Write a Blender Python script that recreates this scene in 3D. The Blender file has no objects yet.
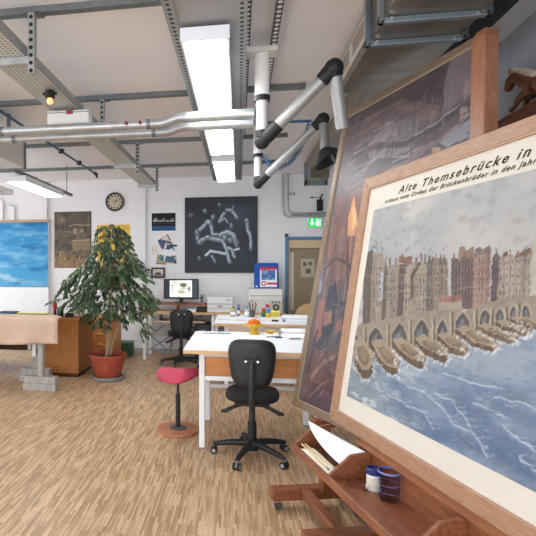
import bpy, bmesh, math, random
import numpy as np
from mathutils import Vector, Matrix
random.seed(7); RNG = np.random.default_rng(11)
S = bpy.context.scene; COL = S.collection
PI = math.pi
# ------------------------------------------------------------------ camera model
FPX, CX, CY, HC = 480.0, 160.0, 268.0, 1.45
TH = math.atan2(239 - CX, FPX)
Fw = np.array([-math.sin(TH), math.cos(TH), 0.0]); Rt = np.array([math.cos(TH), math.sin(TH), 0.0]); Zu = np.array([0, 0, 1.0])
CO = np.array([0, 0, HC])
def ray(x, y): return Fw * FPX + Rt * (x - CX) + Zu * (CY - y)
def onz(x, y, z): r = ray(x, y); return CO + r * ((z - HC) / r[2])
def onY(x, y, Y): r = ray(x, y); return CO + r * (Y / r[1])
def ond(x, y, d): return CO + ray(x, y) * (d / FPX)
cam = bpy.data.cameras.new('camera'); camo = bpy.data.objects.new('camera', cam); COL.objects.link(camo)
camo.location = (0, 0, HC); camo.rotation_euler = (PI / 2, 0, TH)
cam.sensor_width = 36; cam.sensor_fit = 'HORIZONTAL'; cam.lens = 36 * FPX / 536
cam.shift_x = (268 - CX) / 536; cam.shift_y = 0; cam.clip_start = 0.05
S.camera = camo
S.view_settings.view_transform = 'Standard'; S.view_settings.look = 'None'; S.view_settings.gamma = 1
S.view_settings.use_curve_mapping = False; S.view_settings.exposure = 0.32
# ------------------------------------------------------------------ materials
def lin(c):
    c = np.asarray(c, float) / 255.0
    return np.where(c <= 0.04045, c / 12.92, ((c + 0.055) / 1.055) ** 2.4)
MC = {}
def M(name, rgb, rough=0.6, metal=0.0, var=0.0, vscale=8.0, bump=0.0, spec=0.5, emit=None, trans=0.0, alpha=1.0, stretch=(1, 1, 1), rgb2=None, ior=1.45):
    if name in MC: return MC[name]
    m = bpy.data.materials.new(name); m.use_nodes = True; nt = m.node_tree; b = nt.nodes['Principled BSDF']
    c = lin(rgb); b.inputs['Base Color'].default_value = (*c, 1); b.inputs['Roughness'].default_value = rough
    b.inputs['Metallic'].default_value = metal; b.inputs['Specular IOR Level'].default_value = spec
    b.inputs['Transmission Weight'].default_value = trans; b.inputs['Alpha'].default_value = alpha; b.inputs['IOR'].default_value = ior
    if emit: b.inputs['Emission Color'].default_value = (*lin(emit[0]), 1); b.inputs['Emission Strength'].default_value = emit[1]
    if var or bump or rgb2:
        tc = nt.nodes.new('ShaderNodeTexCoord'); mp = nt.nodes.new('ShaderNodeMapping'); mp.inputs['Scale'].default_value = stretch
        nz = nt.nodes.new('ShaderNodeTexNoise'); nz.inputs['Scale'].default_value = vscale; nz.inputs['Detail'].default_value = 4
        nt.links.new(tc.outputs['Object'], mp.inputs[0]); nt.links.new(mp.outputs[0], nz.inputs['Vector'])
        rp = nt.nodes.new('ShaderNodeValToRGB'); rp.color_ramp.elements[0].position = 0.3; rp.color_ramp.elements[1].position = 0.7
        c2 = lin(rgb2) if rgb2 else c * (1 + var)
        rp.color_ramp.elements[0].color = (*np.clip(c * (1 - var), 0, 1), 1); rp.color_ramp.elements[1].color = (*np.clip(c2, 0, 1), 1)
        nt.links.new(nz.outputs['Fac'], rp.inputs[0]); nt.links.new(rp.outputs[0], b.inputs['Base Color'])
        if bump:
            bp = nt.nodes.new('ShaderNodeBump'); bp.inputs['Strength'].default_value = bump; bp.inputs['Distance'].default_value = 0.01
            nt.links.new(nz.outputs['Fac'], bp.inputs['Height']); nt.links.new(bp.outputs[0], b.inputs['Normal'])
    MC[name] = m; return m
def wood(name, rgb, rgb2, scale=6.0, stretch=(1, 8, 8), rough=0.45): return M(name, rgb, rough, 0, 0.0, scale, 0.05, rgb2=rgb2, stretch=stretch)
def paintmat(name, rough=0.6, spec=0.3, emit=0.0):
    if name in MC: return MC[name]
    m = bpy.data.materials.new(name); m.use_nodes = True; nt = m.node_tree; b = nt.nodes['Principled BSDF']
    a = nt.nodes.new('ShaderNodeAttribute'); a.attribute_name = 'paint'
    nt.links.new(a.outputs['Color'], b.inputs['Base Color']); b.inputs['Roughness'].default_value = rough; b.inputs['Specular IOR Level'].default_value = spec
    if emit: nt.links.new(a.outputs['Color'], b.inputs['Emission Color']); b.inputs['Emission Strength'].default_value = emit
    MC[name] = m; return m
def perfmat(name, rgb, cell=0.025, hole=0.3, dark=(45, 45, 45), stretch=(1, 1, 1)):
    # galvanised sheet with rows of slots
    m = bpy.data.materials.new(name); m.use_nodes = True; nt = m.node_tree; b = nt.nodes['Principled BSDF']
    tc = nt.nodes.new('ShaderNodeTexCoord'); mp = nt.nodes.new('ShaderNodeMapping'); mp.inputs['Scale'].default_value = stretch
    vo = nt.nodes.new('ShaderNodeTexVoronoi'); vo.inputs['Scale'].default_value = 1 / cell; vo.inputs['Randomness'].default_value = 0.0
    rp = nt.nodes.new('ShaderNodeValToRGB'); rp.color_ramp.elements[0].position = hole; rp.color_ramp.elements[1].position = hole + 0.06
    rp.color_ramp.elements[0].color = (*lin(dark), 1); rp.color_ramp.elements[1].color = (*lin(rgb), 1)
    nt.links.new(tc.outputs['Object'], mp.inputs[0]); nt.links.new(mp.outputs[0], vo.inputs['Vector']); nt.links.new(vo.outputs['Distance'], rp.inputs[0])
    nt.links.new(rp.outputs[0], b.inputs['Base Color']); b.inputs['Metallic'].default_value = 0.55; b.inputs['Roughness'].default_value = 0.5
    MC[name] = m; return m
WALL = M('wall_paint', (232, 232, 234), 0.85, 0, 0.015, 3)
WALLR = M('shaded_white_wall', (190, 196, 204), 0.85, 0, 0.03, 2)  # white right wall, its shade mixed into the blue-grey base colour
CEIL = M('ceiling_concrete', (232, 229, 229), 0.9, 0, 0.02, 1.5, 0.05, stretch=(0.6, 3, 1))
WHITE = M('white_metal', (235, 237, 238), 0.45)
WHITETOP = M('white_laminate', (240, 242, 245), 0.4)
PAPER = M('white_paper', (245, 245, 245), 0.8)
GALV = M('galvanised_steel', (178, 182, 184), 0.38, 0.7, 0.12, 14)
GALVD = M('strut_steel', (120, 126, 128), 0.45, 0.6, 0.12, 20)
DUCTM = M('duct_sheet', (138, 130, 118), 0.30, 0.85, 0.22, 3, 0.03, stretch=(1, 3, 3))
BLACKP = M('black_plastic', (30, 31, 33), 0.5)
BLACKF = M('black_fabric', (26, 27, 30), 0.85, 0, 0.25, 60, 0.1)
GREYP = M('grey_plastic', (140, 143, 146), 0.5)
OAK = wood('pale_oak', (205, 165, 120), (222, 186, 142))
FRAMEW = wood('frame_wood', (142, 106, 80), (170, 134, 106), 5, (3, 30, 30))
EASEL = wood('easel_wood', (112, 66, 42), (146, 90, 60), 4, (2, 14, 14), 0.4)
DARKFR = wood('grey_frame_wood', (110, 92, 76), (136, 116, 96), 5, (3, 20, 20))
DESKW = wood('desk_veneer', (158, 98, 48), (178, 116, 62), 3, (14, 14, 1.5))
DRAWW = wood('orange_veneer', (186, 118, 62), (208, 142, 84), 4, (1.2, 10, 10))
RISER = wood('reddish_board', (140, 72, 48), (160, 90, 62))
PERF = perfmat('perforated_tray', (198, 198, 192), 0.03, 0.22, (110, 110, 106))
PERFB = perfmat('perforated_strut', (160, 164, 164), 0.045, 0.24, (30, 30, 30))
RAILP = perfmat('slotted_rail', (74, 78, 80), 0.05, 0.26, (225, 225, 222))
CHROME = M('chrome', (200, 200, 202), 0.2, 0.95)
BRASS = M('brass', (190, 150, 80), 0.35, 0.8)
# ------------------------------------------------------------------ mesh builder
class MB:
    def __init__(s): s.v = []; s.f = []
    def add(s, vs, fs):
        n = len(s.v); s.v += [tuple(map(float, p)) for p in vs]; s.f += [tuple(i + n for i in f) for f in fs]; return s
    def box(s, x0, x1, y0, y1, z0, z1, m=None):
        vs = [(x, y, z) for z in (z0, z1) for y in (y0, y1) for x in (x0, x1)]
        if m is not None: vs = [m @ Vector(p) for p in vs]
        return s.add(vs, [(0, 2, 3, 1), (4, 5, 7, 6), (0, 1, 5, 4), (2, 6, 7, 3), (0, 4, 6, 2), (1, 3, 7, 5)])
    def bar(s, p, q, w, h, up=(0, 0, 1)):
        p = Vector(p); q = Vector(q); d = (q - p).normalized(); u = Vector(up); x = d.cross(u)
        if x.length < 1e-4: x = d.cross(Vector((1, 0, 0)))
        x.normalize(); z = x.cross(d)
        vs = [a + x * i * w / 2 + z * j * h / 2 for a in (p, q) for i, j in ((-1, -1), (1, -1), (1, 1), (-1, 1))]
        return s.add(vs, [(0, 1, 2, 3), (7, 6, 5, 4), (0, 4, 5, 1), (1, 5, 6, 2), (2, 6, 7, 3), (3, 7, 4, 0)])
    def tube(s, pts, r, n=12, caps=True):
        pts = [Vector(p) for p in pts]; rs = r if isinstance(r, (list, tuple)) else [r] * len(pts)
        vs = []; fs = []; prev = None
        for i, p in enumerate(pts):
            d = (pts[min(i + 1, len(pts) - 1)] - pts[max(i - 1, 0)]).normalized()
            if prev is None:
                x = d.cross(Vector((0, 0, 1)))
                if x.length < 1e-3: x = Vector((1, 0, 0))
            else: x = prev - d * prev.dot(d)
            x.normalize(); prev = x; y = d.cross(x)
            for k in range(n):
                a = 2 * PI * k / n; vs.append(p + (x * math.cos(a) + y * math.sin(a)) * rs[i])
        for i in range(len(pts) - 1):
            for k in range(n): fs.append((i * n + k, i * n + (k + 1) % n, (i + 1) * n + (k + 1) % n, (i + 1) * n + k))
        if caps: fs.append(tuple(range(n))[::-1]); fs.append(tuple((len(pts) - 1) * n + k for k in range(n)))
        return s.add(vs, fs)
    def lathe(s, prof, c=(0, 0, 0), n=24, wob=None, closed=True):
        vs = []; fs = []
        for i, (r, z) in enumerate(prof):
            for k in range(n):
                a = 2 * PI * k / n; rr = r * (wob(i, a) if wob else 1)
                vs.append((c[0] + rr * math.cos(a), c[1] + rr * math.sin(a), c[2] + z))
        for i in range(len(prof) - 1):
            for k in range(n): fs.append((i * n + k, i * n + (k + 1) % n, (i + 1) * n + (k + 1) % n, (i + 1) * n + k))
        if closed:
            if prof[0][0] > 1e-5: fs.append(tuple(range(n))[::-1])
            if prof[-1][0] > 1e-5: fs.append(tuple((len(prof) - 1) * n + k for k in range(n)))
        return s.add(vs, fs)
    def prism(s, poly, a, b, axis='y'):
        # polygon in the two other axes, extruded from a to b along axis
        def mk(p, t): return {'y': (p[0], t, p[1]), 'x': (t, p[0], p[1]), 'z': (p[0], p[1], t)}[axis]
        n = len(poly); vs = [mk(p, a) for p in poly] + [mk(p, b) for p in poly]
        return s.add(vs, [tuple(range(n)), tuple(range(2 * n - 1, n - 1, -1))] + [(i, i + n, (i + 1) % n + n, (i + 1) % n) for i in range(n)])
    def ball(s, c, r, n=12, sq=(1, 1, 1)):
        prof = [(max(1e-6, math.sin(PI * i / (n // 2))) , -math.cos(PI * i / (n // 2))) for i in range(n // 2 + 1)]
        t = MB().lathe(prof, n=n, closed=False)
        return s.add([(c[0] + p[0] * r * sq[0], c[1] + p[1] * r * sq[1], c[2] + p[2] * r * sq[2]) for p in t.v], t.f)
    def build(s, name, mat, parent=None, bevel=0.0, smooth=False, sub=0, seg=2):
        me = bpy.data.meshes.new(name); me.from_pydata(s.v, [], s.f)
        bm = bmesh.new(); bm.from_mesh(me); bmesh.ops.recalc_face_normals(bm, faces=bm.faces); bm.to_mesh(me); bm.free()
        me.materials.append(mat); o = bpy.data.objects.new(name, me); COL.objects.link(o)
        if parent is not None: o.parent = parent
        if bevel:
            b = o.modifiers.new('Bevel', 'BEVEL'); b.width = bevel; b.segments = seg; b.limit_method = 'ANGLE'
        if sub:
            b = o.modifiers.new('Subd', 'SUBSURF'); b.levels = sub; b.render_levels = sub
        if smooth:
            for p in me.polygons: p.use_smooth = True
            if smooth != 'all':
                try: me.set_sharp_from_angle(angle=math.radians(40))
                except Exception: pass
        return o
def tag(o, label, cat, group=None, kind=None):
    if label: o['label'] = label
    if cat: o['category'] = cat
    if group: o['group'] = group
    if kind: o['kind'] = kind
    return o
def struct(o): o['kind'] = 'structure'; return o
def thing(name, label, cat, loc=(0, 0, 0), rz=0.0, group=None):
    o = bpy.data.objects.new(name, None); COL.objects.link(o); o.location = tuple(map(float, loc)); o.rotation_euler = (0, 0, rz); o.empty_display_size = 0.1
    return tag(o, label, cat, group)
def single(mb, name, mat, label, cat, loc=(0, 0, 0), rz=0.0, group=None, **k):
    o = mb.build(name, mat, **k); o.location = tuple(map(float, loc)); o.rotation_euler = (0, 0, rz); return tag(o, label, cat, group)
KIDS = {}
def dup(o, loc=None, rz=None, label=None, group=None, parent=None):
    c = o.copy(); COL.objects.link(c)
    if parent is not None: c.parent = parent
    if loc is not None: c.location = tuple(map(float, loc))
    if rz is not None: c.rotation_euler = (0, 0, rz)
    if label: c['label'] = label
    if group: c['group'] = group
    for ch in [x for x in list(COL.objects) if x.parent == o]: dup(ch, parent=c)
    return c
# ------------------------------------------------------------------ painter (procedural pictures as vertex paint on a fine grid)
def vnoise(X, Y, seed, octv=4):
    r = np.random.default_rng(seed); out = 0; amp = 1; tot = 0
    for o in range(octv):
        g = r.random((64, 64)); x = X * 2 ** o + 7.3 * o; y = Y * 2 ** o + 3.1 * o
        xi = np.floor(x).astype(int); yi = np.floor(y).astype(int); fx = x - xi; fy = y - yi
        fx = fx * fx * (3 - 2 * fx); fy = fy * fy * (3 - 2 * fy)
        a = g[yi % 64, xi % 64]; b = g[yi % 64, (xi + 1) % 64]; c = g[(yi + 1) % 64, xi % 64]; d = g[(yi + 1) % 64, (xi + 1) % 64]
        out = out + amp * ((a * (1 - fx) + b * fx) * (1 - fy) + (c * (1 - fx) + d * fx) * fy); tot += amp; amp *= 0.5
    return out / tot
class Pic:
    def __init__(s, x0, x1, y0, y1, step, base=(255, 255, 255), warp=0.0, seed=1):
        s.nx = int(round((x1 - x0) / step)) + 1; s.ny = int(round((y1 - y0) / step)) + 1
        s.b = (x0, x1, y0, y1)
        s.X, s.Y = np.meshgrid(np.linspace(x0, x1, s.nx), np.linspace(y0, y1, s.ny))
        s.img = np.ones((s.ny, s.nx, 3)) * np.array(base, float); s.soft = step * 0.7
        if warp:
            k = 1 / (warp * 4); s.wx = s.X + warp * (vnoise(s.X * k, s.Y * k, seed) - 0.5) * 2; s.wy = s.Y + warp * (vnoise(s.X * k, s.Y * k, seed + 5) - 0.5) * 2
        else: s.wx = s.X; s.wy = s.Y
    def blend(s, m, c, a=1.0):
        m = (np.clip(m, 0, 1) * a)[..., None]; s.img = s.img * (1 - m) + np.asarray(c, float) * m
    def noise(s, fx, fy, seed, octv=4): return vnoise(s.X * fx + 5, s.Y * fy + 9, seed, octv)
    def win(s, xs, ys, pad):
        x0, x1, y0, y1 = s.b; p = pad + s.soft * 3
        i0 = max(0, int((min(xs) - p - x0) / (x1 - x0) * (s.nx - 1))); i1 = min(s.nx, int((max(xs) + p - x0) / (x1 - x0) * (s.nx - 1)) + 2)
        j0 = max(0, int((min(ys) - p - y0) / (y1 - y0) * (s.ny - 1))); j1 = min(s.ny, int((max(ys) + p - y0) / (y1 - y0) * (s.ny - 1)) + 2)
        return (slice(j0, max(j0, j1)), slice(i0, max(i0, i1)))
    def put(s, w, m, c, a): 
        m = (np.clip(m, 0, 1) * a)[..., None]; s.img[w] = s.img[w] * (1 - m) + np.asarray(c, float) * m
    def poly(s, pts, c, a=1.0):
        w = s.win([p[0] for p in pts], [p[1] for p in pts], 0.02); X = s.wx[w]; Y = s.wy[w]
        if X.size == 0: return
        ins = np.zeros(X.shape, bool); n = len(pts)
        for i in range(n):
            (ax, ay), (bx, by) = pts[i], pts[(i + 1) % n]
            if ay == by: continue
            ins ^= ((ay > Y) != (by > Y)) & (X < (bx - ax) * (Y - ay) / (by - ay) + ax)
        s.put(w, ins.astype(float), c, a)
    def line(s, pts, wd, c, a=1.0):
        w = s.win([p[0] for p in pts], [p[1] for p in pts], wd + 0.02); X = s.wx[w]; Y = s.wy[w]
        if X.size == 0: return
        D = np.full(X.shape, 1e9)
        for (ax, ay), (bx, by) in zip(pts[:-1], pts[1:]):
            dx, dy = bx - ax, by - ay; t = np.clip(((X - ax) * dx + (Y - ay) * dy) / (dx * dx + dy * dy + 1e-12), 0, 1)
            D = np.minimum(D, np.hypot(X - ax - t * dx, Y - ay - t * dy))
        s.put(w, (wd / 2 - D) / (s.soft * 1.2) + 0.5, c, a)
    def ell(s, cx, cy, rx, ry, c, rot=0.0, a=1.0, soft=0.0):
        R = max(rx, ry) * (1 + soft); w = s.win([cx - R, cx + R], [cy - R, cy + R], 0.02); X = s.wx[w] - cx; Y = s.wy[w] - cy
        if X.size == 0: return
        x = X * math.cos(rot) + Y * math.sin(rot); y = -X * math.sin(rot) + Y * math.cos(rot); d = np.hypot(x / rx, y / ry)
        s.put(w, (1 - d) / max(soft, s.soft / max(rx, ry)) + (0.5 if not soft else 0), c, a)
    def mesh(s, name, mat, parent=None, y=0.0, org=(0, 0)):
        # grid in the XZ plane facing -Y
        x0, x1, y0, y1 = s.b; nx, ny = s.nx, s.ny
        co = np.stack([s.X - org[0], np.full_like(s.X, y), s.Y - org[1]], -1).reshape(-1, 3)
        idx = np.arange(nx * ny).reshape(ny, nx); q = np.stack([idx[:-1, :-1], idx[:-1, 1:], idx[1:, 1:], idx[1:, :-1]], -1).reshape(-1, 4)
        me = bpy.data.meshes.new(name); me.vertices.add(len(co)); me.vertices.foreach_set('co', co.ravel())
        me.loops.add(q.size); me.loops.foreach_set('vertex_index', q.ravel().astype(np.int32))
        me.polygons.add(len(q)); me.polygons.foreach_set('loop_start', np.arange(0, q.size, 4, dtype=np.int32))
        me.update(calc_edges=True); me.validate()
        at = me.color_attributes.new('paint', 'FLOAT_COLOR', 'POINT'); col = np.ones((nx * ny, 4)); col[:, :3] = lin(np.clip(s.img, 0, 255)).reshape(-1, 3)
        at.data.foreach_set('color', col.ravel()); me.materials.append(mat)
        o = bpy.data.objects.new(name, me); COL.objects.link(o)
        if parent is not None: o.parent = parent
        return o
PAINT = paintmat('painted_canvas', 0.55, 0.25)
PRINT = paintmat('printed_paper', 0.5, 0.25)
def text_mesh(txt, size, mat, name, parent, loc, shear=0.0, offset=0.0, spacing=1.0, width=None, rot=(PI / 2, 0, 0), align='LEFT'):
    cu = bpy.data.curves.new('t', 'FONT'); cu.body = txt; cu.size = size; cu.shear = shear; cu.offset = offset; cu.space_character = spacing; cu.align_x = align; cu.resolution_u = 3
    t = bpy.data.objects.new('t', cu); COL.objects.link(t); bpy.context.view_layer.update()
    me = bpy.data.meshes.new_from_object(t.evaluated_get(bpy.context.evaluated_depsgraph_get()))
    bpy.data.objects.remove(t)
    if width:
        xs = [v.co.x for v in me.vertices]; k = width / (max(xs) - min(xs)); x0 = min(xs)
        for v in me.vertices: v.co.x = (v.co.x - x0) * k
    me.materials.clear(); me.materials.append(mat); o = bpy.data.objects.new(name, me); COL.objects.link(o); o.parent = parent; o.location = loc; o.rotation_euler = rot
    return o
# ------------------------------------------------------------------ the setting
YB, XR, XL, ZC = 8.16, 1.77, -5.6, 3.0
def floor_mat():
    m = bpy.data.materials.new('parquet'); m.use_nodes = True; nt = m.node_tree; b = nt.nodes['Principled BSDF']
    tc = nt.nodes.new('ShaderNodeTexCoord'); mp = nt.nodes.new('ShaderNodeMapping'); mp.inputs['Rotation'].default_value = (0, 0, PI / 2)
    br = nt.nodes.new('ShaderNodeTexBrick'); br.inputs['Scale'].default_value = 1; br.inputs['Brick Width'].default_value = 0.15; br.inputs['Row Height'].default_value = 0.0125
    br.inputs['Mortar Size'].default_value = 0.0008; br.inputs['Mortar Smooth'].default_value = 0.3; br.offset = 0.37; br.offset_frequency = 2; br.inputs['Bias'].default_value = 0.05
    br.inputs['Color1'].default_value = (*lin((168, 132, 95)), 1); br.inputs['Color2'].default_value = (*lin((230, 197, 158)), 1); br.inputs['Mortar'].default_value = (*lin((140, 104, 70)), 1)
    nz = nt.nodes.new('ShaderNodeTexNoise'); nz.inputs['Scale'].default_value = 0.9; nz.inputs['Detail'].default_value = 2
    mx = nt.nodes.new('ShaderNodeMix'); mx.data_type = 'RGBA'; mx.blend_type = 'MULTIPLY'; mx.inputs[0].default_value = 0.12
    n2 = nt.nodes.new('ShaderNodeTexNoise'); n2.inputs['Scale'].default_value = 60; mp2 = nt.nodes.new('ShaderNodeMapping'); mp2.inputs['Scale'].default_value = (1, 0.08, 1)
    m2 = nt.nodes.new('ShaderNodeMix'); m2.data_type = 'RGBA'; m2.blend_type = 'MULTIPLY'; m2.inputs[0].default_value = 0.25
    L = nt.links.new
    L(tc.outputs['Object'], mp.inputs[0]); L(mp.outputs[0], br.inputs['Vector']); L(tc.outputs['Object'], nz.inputs['Vector'])
    L(tc.outputs['Object'], mp2.inputs[0]); L(mp2.outputs[0], n2.inputs['Vector'])
    L(br.outputs['Color'], mx.inputs[6]); L(nz.outputs['Fac'], mx.inputs[7]); L(mx.outputs[2], m2.inputs[6]); L(n2.outputs['Fac'], m2.inputs[7]); L(m2.outputs[2], b.inputs['Base Color'])
    b.inputs['Roughness'].default_value = 0.38; b.inputs['Specular IOR Level'].default_value = 0.4
    return m
struct(MB().box(XL, XR, -1.2, YB + 3, -0.1, 0).build('floor', floor_mat()))
struct(MB().box(XL - 0.2, XR + 0.2, -1.2, YB + 3, ZC, ZC + 0.15).build('ceiling', CEIL))
# door opening in the back wall
dA = onY(288.5, 240, YB); DX0, DX1, DZ = float(dA[0]), float(dA[0]) + 0.92, float(dA[2])
wb = MB().box(XL, DX0, YB, YB + 0.2, 0, ZC).box(DX1, XR, YB, YB + 0.2, 0, ZC).box(DX0, DX1, YB, YB + 0.2, DZ, ZC)
struct(wb.build('wall_back', WALL))
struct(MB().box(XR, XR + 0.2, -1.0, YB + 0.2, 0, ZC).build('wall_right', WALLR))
pl = onY(48, 200, YB); px0 = float(pl[0])
struct(MB().box(XL, px0, YB - 0.06, YB, 0, ZC).build('trim_1', WALL, bevel=0.004))
a = float(onY(135, 200, YB)[0]); b = float(onY(146, 200, YB)[0])
struct(MB().box(a, b, YB - 0.05, YB, 0, ZC).build('trim_2', WALL, bevel=0.004))
struct(MB().box(XL, DX0 - 0.06, YB - 0.075, YB - 0.06, 0, 0.07).build('baseboard_back', M('grey_base', (170, 168, 165), 0.6)))
# unseen left wall (daylight side), windows enlarged to nearly full height for more light
wl = MB().box(XL - 0.2, XL, -1.2, YB + 0.2, 0, 0.1).box(XL - 0.2, XL, -1.2, YB + 0.2, 2.9, ZC)
wins = [(-1.0, 1.9), (2.1, 4.9), (5.1, 7.9)]
ys = [-1.2] + [v for w in wins for v in w] + [YB + 0.2]
for i in range(0, len(ys), 2): wl.box(XL - 0.2, XL, ys[i], ys[i + 1], 0.1, 2.9)
struct(wl.build('wall_left', WALL))
for i, (y0, y1) in enumerate(wins):
    w = MB()
    for q in (y0 + 0.03, (y0 + y1) / 2, y1 - 0.03): w.box(XL - 0.12, XL - 0.06, q - 0.03, q + 0.03, 0.1, 2.9)
    w.box(XL - 0.12, XL - 0.06, y0, y1, 0.1, 0.16).box(XL - 0.12, XL - 0.06, y0, y1, 2.84, 2.9)
    struct(w.build('window_%d' % (i + 1), WHITE))
# corridor behind the door opening
struct(MB().box(DX0 - 0.5, XR + 0.0, YB + 1.6, YB + 1.7, 0, ZC).build('wall_corridor', M('corridor_paint', (168, 158, 138), 0.8)))
# door: blue steel frame, beige lintel, glazed leaf
dr = thing('door_1', None, None, (DX0, YB, 0)); dr['kind'] = 'structure'
W = DX1 - DX0; BLUE = M('blue_frame_paint', (84, 132, 160), 0.5); BEIGE = M('beige_laminate', (214, 190, 152), 0.5)
MB().box(-0.055, 0.0, -0.03, 0.12, 0, DZ + 0.05).box(W, W + 0.055, -0.03, 0.12, 0, DZ + 0.05).box(0, W, -0.03, 0.12, DZ, DZ + 0.05).build('door_frame', BLUE, dr, 0.004)
MB().box(0.0, W, 0.0, 0.1, DZ - 0.135, DZ).box(0.0, 0.03, 0, 0.1, 0, DZ - 0.135).box(W - 0.03, W, 0, 0.1, 0, DZ - 0.135).build('lintel_panel', BEIGE, dr, 0.003)
MB().box(0.03, W - 0.03, 0.05, 0.085, 0, DZ - 0.135).build('door_leaf', M('olive_leaf', (150, 134, 108), 0.45), dr, 0.003)
MB().box(0.035, 0.09, 0.04, 0.052, 0.75, DZ - 0.2).build('glass_strip', M('pale_glazing', (206, 196, 172), 0.15), dr)
MB().box(0.20, 0.42, 0.043, 0.05, 1.30, 1.60).build('notice', M('notice_paper', (188, 178, 156), 0.7), dr)
MB().box(0.24, 0.29, 0.0415, 0.043, 1.48, 1.55).box(0.32, 0.38, 0.0415, 0.043, 1.50, 1.55).box(0.28, 0.36, 0.0415, 0.043, 1.36, 1.44).build('notice_print', M('notice_ink', (105, 98, 84), 0.7), dr)
MB().box(0.56, 0.60, 0.02, 0.05, 1.28, 1.52).build('red_and_white_tag', M('tag_white', (215, 212, 205), 0.6), dr)
MB().box(0.55, 0.585, 0.02, 0.05, 0.82, 1.08).build('red_sticker', M('red_sticker', (150, 46, 44), 0.6), dr)
MB().tube([(W - 0.14, 0.04, 1.03), (W - 0.14, -0.02, 1.03), (W - 0.24, -0.02, 1.03)], 0.01).build('door_handle', CHROME, dr, smooth=True)
# ------------------------------------------------------------------ lights
wd = bpy.data.worlds.new('world'); S.world = wd; wd.use_nodes = True
bg = wd.node_tree.nodes['Background']; bg.inputs[0].default_value = (0.94, 0.96, 1.0, 1); bg.inputs[1].default_value = 2.5
# ------------------------------------------------------------------ ceiling steelwork
def yat(d, X=0.0): return (d + X * math.sin(TH)) / math.cos(TH)
for k, d in enumerate((2.68, 4.155, 5.66, 7.05)):
    s = MB().box(XL, 1.25 if k == 0 else 0.55, d, d + 0.038, ZC - 0.038, ZC - 0.001)
    s.box(XL, 1.25 if k == 0 else 0.55, d - 0.005, d + 0.043, ZC - 0.043, ZC - 0.038)
    single(s, 'ceiling_strut', GALVD, ['grey steel channel across the ceiling nearest the viewer, above the black spot lamp tray',
        'second grey steel channel across the ceiling, just before the round silver pipes', 'third grey steel channel across the ceiling, just beyond the round silver pipes',
        'grey steel channel across the ceiling closest to the back wall'][k], 'ceiling strut', group='steel channels across the ceiling')
STY = (2.68, 4.155, 5.66, 7.05)
# left perforated cable tray
ct = thing('cable_tray', 'wide perforated grey cable tray hung under the ceiling at left', 'cable tray', (-1.36, 1.6, 2.70))
L = 5.55
MB().box(-0.115, 0.115, 0, L, 0, 0.004).build('tray_bottom', PERF, ct)
for sx in (-1, 1): MB().box(sx * 0.115 - 0.002, sx * 0.115 + 0.002, 0, L, 0, 0.065).build('tray_side', PERFB, ct)
for k, y in enumerate(STY):
    h = thing('tray_bracket', ['steel hanger with cross arm holding the left cable tray nearest the viewer', 'steel hanger beside the white box on the left cable tray',
        'steel hanger on the left cable tray beyond the silver pipes', 'steel hanger at the far end of the left cable tray by the back wall'][k], 'bracket', (-1.205, y + 0.021, 2.655), group='hangers of the left cable tray')
    MB().box(-0.02, 0.02, -0.045, -0.008, -0.06, ZC - 0.0435 - 2.655).build('hanger_post', PERFB, h)
    MB().box(-0.055, 0.055, -0.05, 0.03, ZC - 0.0495 - 2.655, ZC - 0.0435 - 2.655).build('head_plate', GALVD, h)
    MB().box(-0.29, -0.02, -0.04, -0.005, 0.0, 0.043).build('cross_arm', GALV, h)
    MB().box(0.021, 0.03, -0.035, -0.018, 0.02, 0.036).build('bolt', CHROME, h)
# black spot lamp under the tray
p = onz(50, 92, 2.69)
sp = thing('spot_lamp', 'small black spot lamp with warm glowing bulb under the left cable tray', 'lamp', (p[0], p[1], 2.70))
MB().lathe([(0.02, 0), (0.032, -0.004), (0.036, -0.02), (0.036, -0.05), (0.03, -0.056)], n=16).build('lamp_housing', BLACKP, sp, smooth=True)
MB().box(-0.05, 0.05, -0.01, 0.01, -0.03, -0.015).build('mounting_clip', BLACKP, sp)
MB().lathe([(0.018, -0.056), (0.023, -0.07), (0.021, -0.088), (0.001, -0.1)], n=16).build('bulb', M('warm_bulb', (255, 190, 130), 0.4, emit=((255, 180, 120), 0.8)), sp, smooth=True)
# white box under the tray
wbx = thing('junction_box', 'long white plastic box with a red label under the left cable tray', 'box', (float(ond(71, 126, 3.78)[0]), float(ond(71, 126, 3.78)[1]), 2.575))
MB().box(-0.18, 0.16, -0.05, 0.05, 0.0, 0.105).build('casing', M('offwhite_plastic', (222, 222, 220), 0.5), wbx, 0.012)
MB().box(-0.175, 0.155, -0.052, 0.052, 0.082, 0.09).build('lid_seam', GREYP, wbx)
MB().box(-0.02, 0.035, -0.0535, -0.052, 0.07, 0.1).build('red_label', M('red_label', (150, 40, 70), 0.5), wbx)
for q in (-0.14, 0.12): MB().box(q - 0.01, q + 0.01, -0.01, 0.01, 0.105, 0.15).build('mounting_foot', GALV, wbx)
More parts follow.
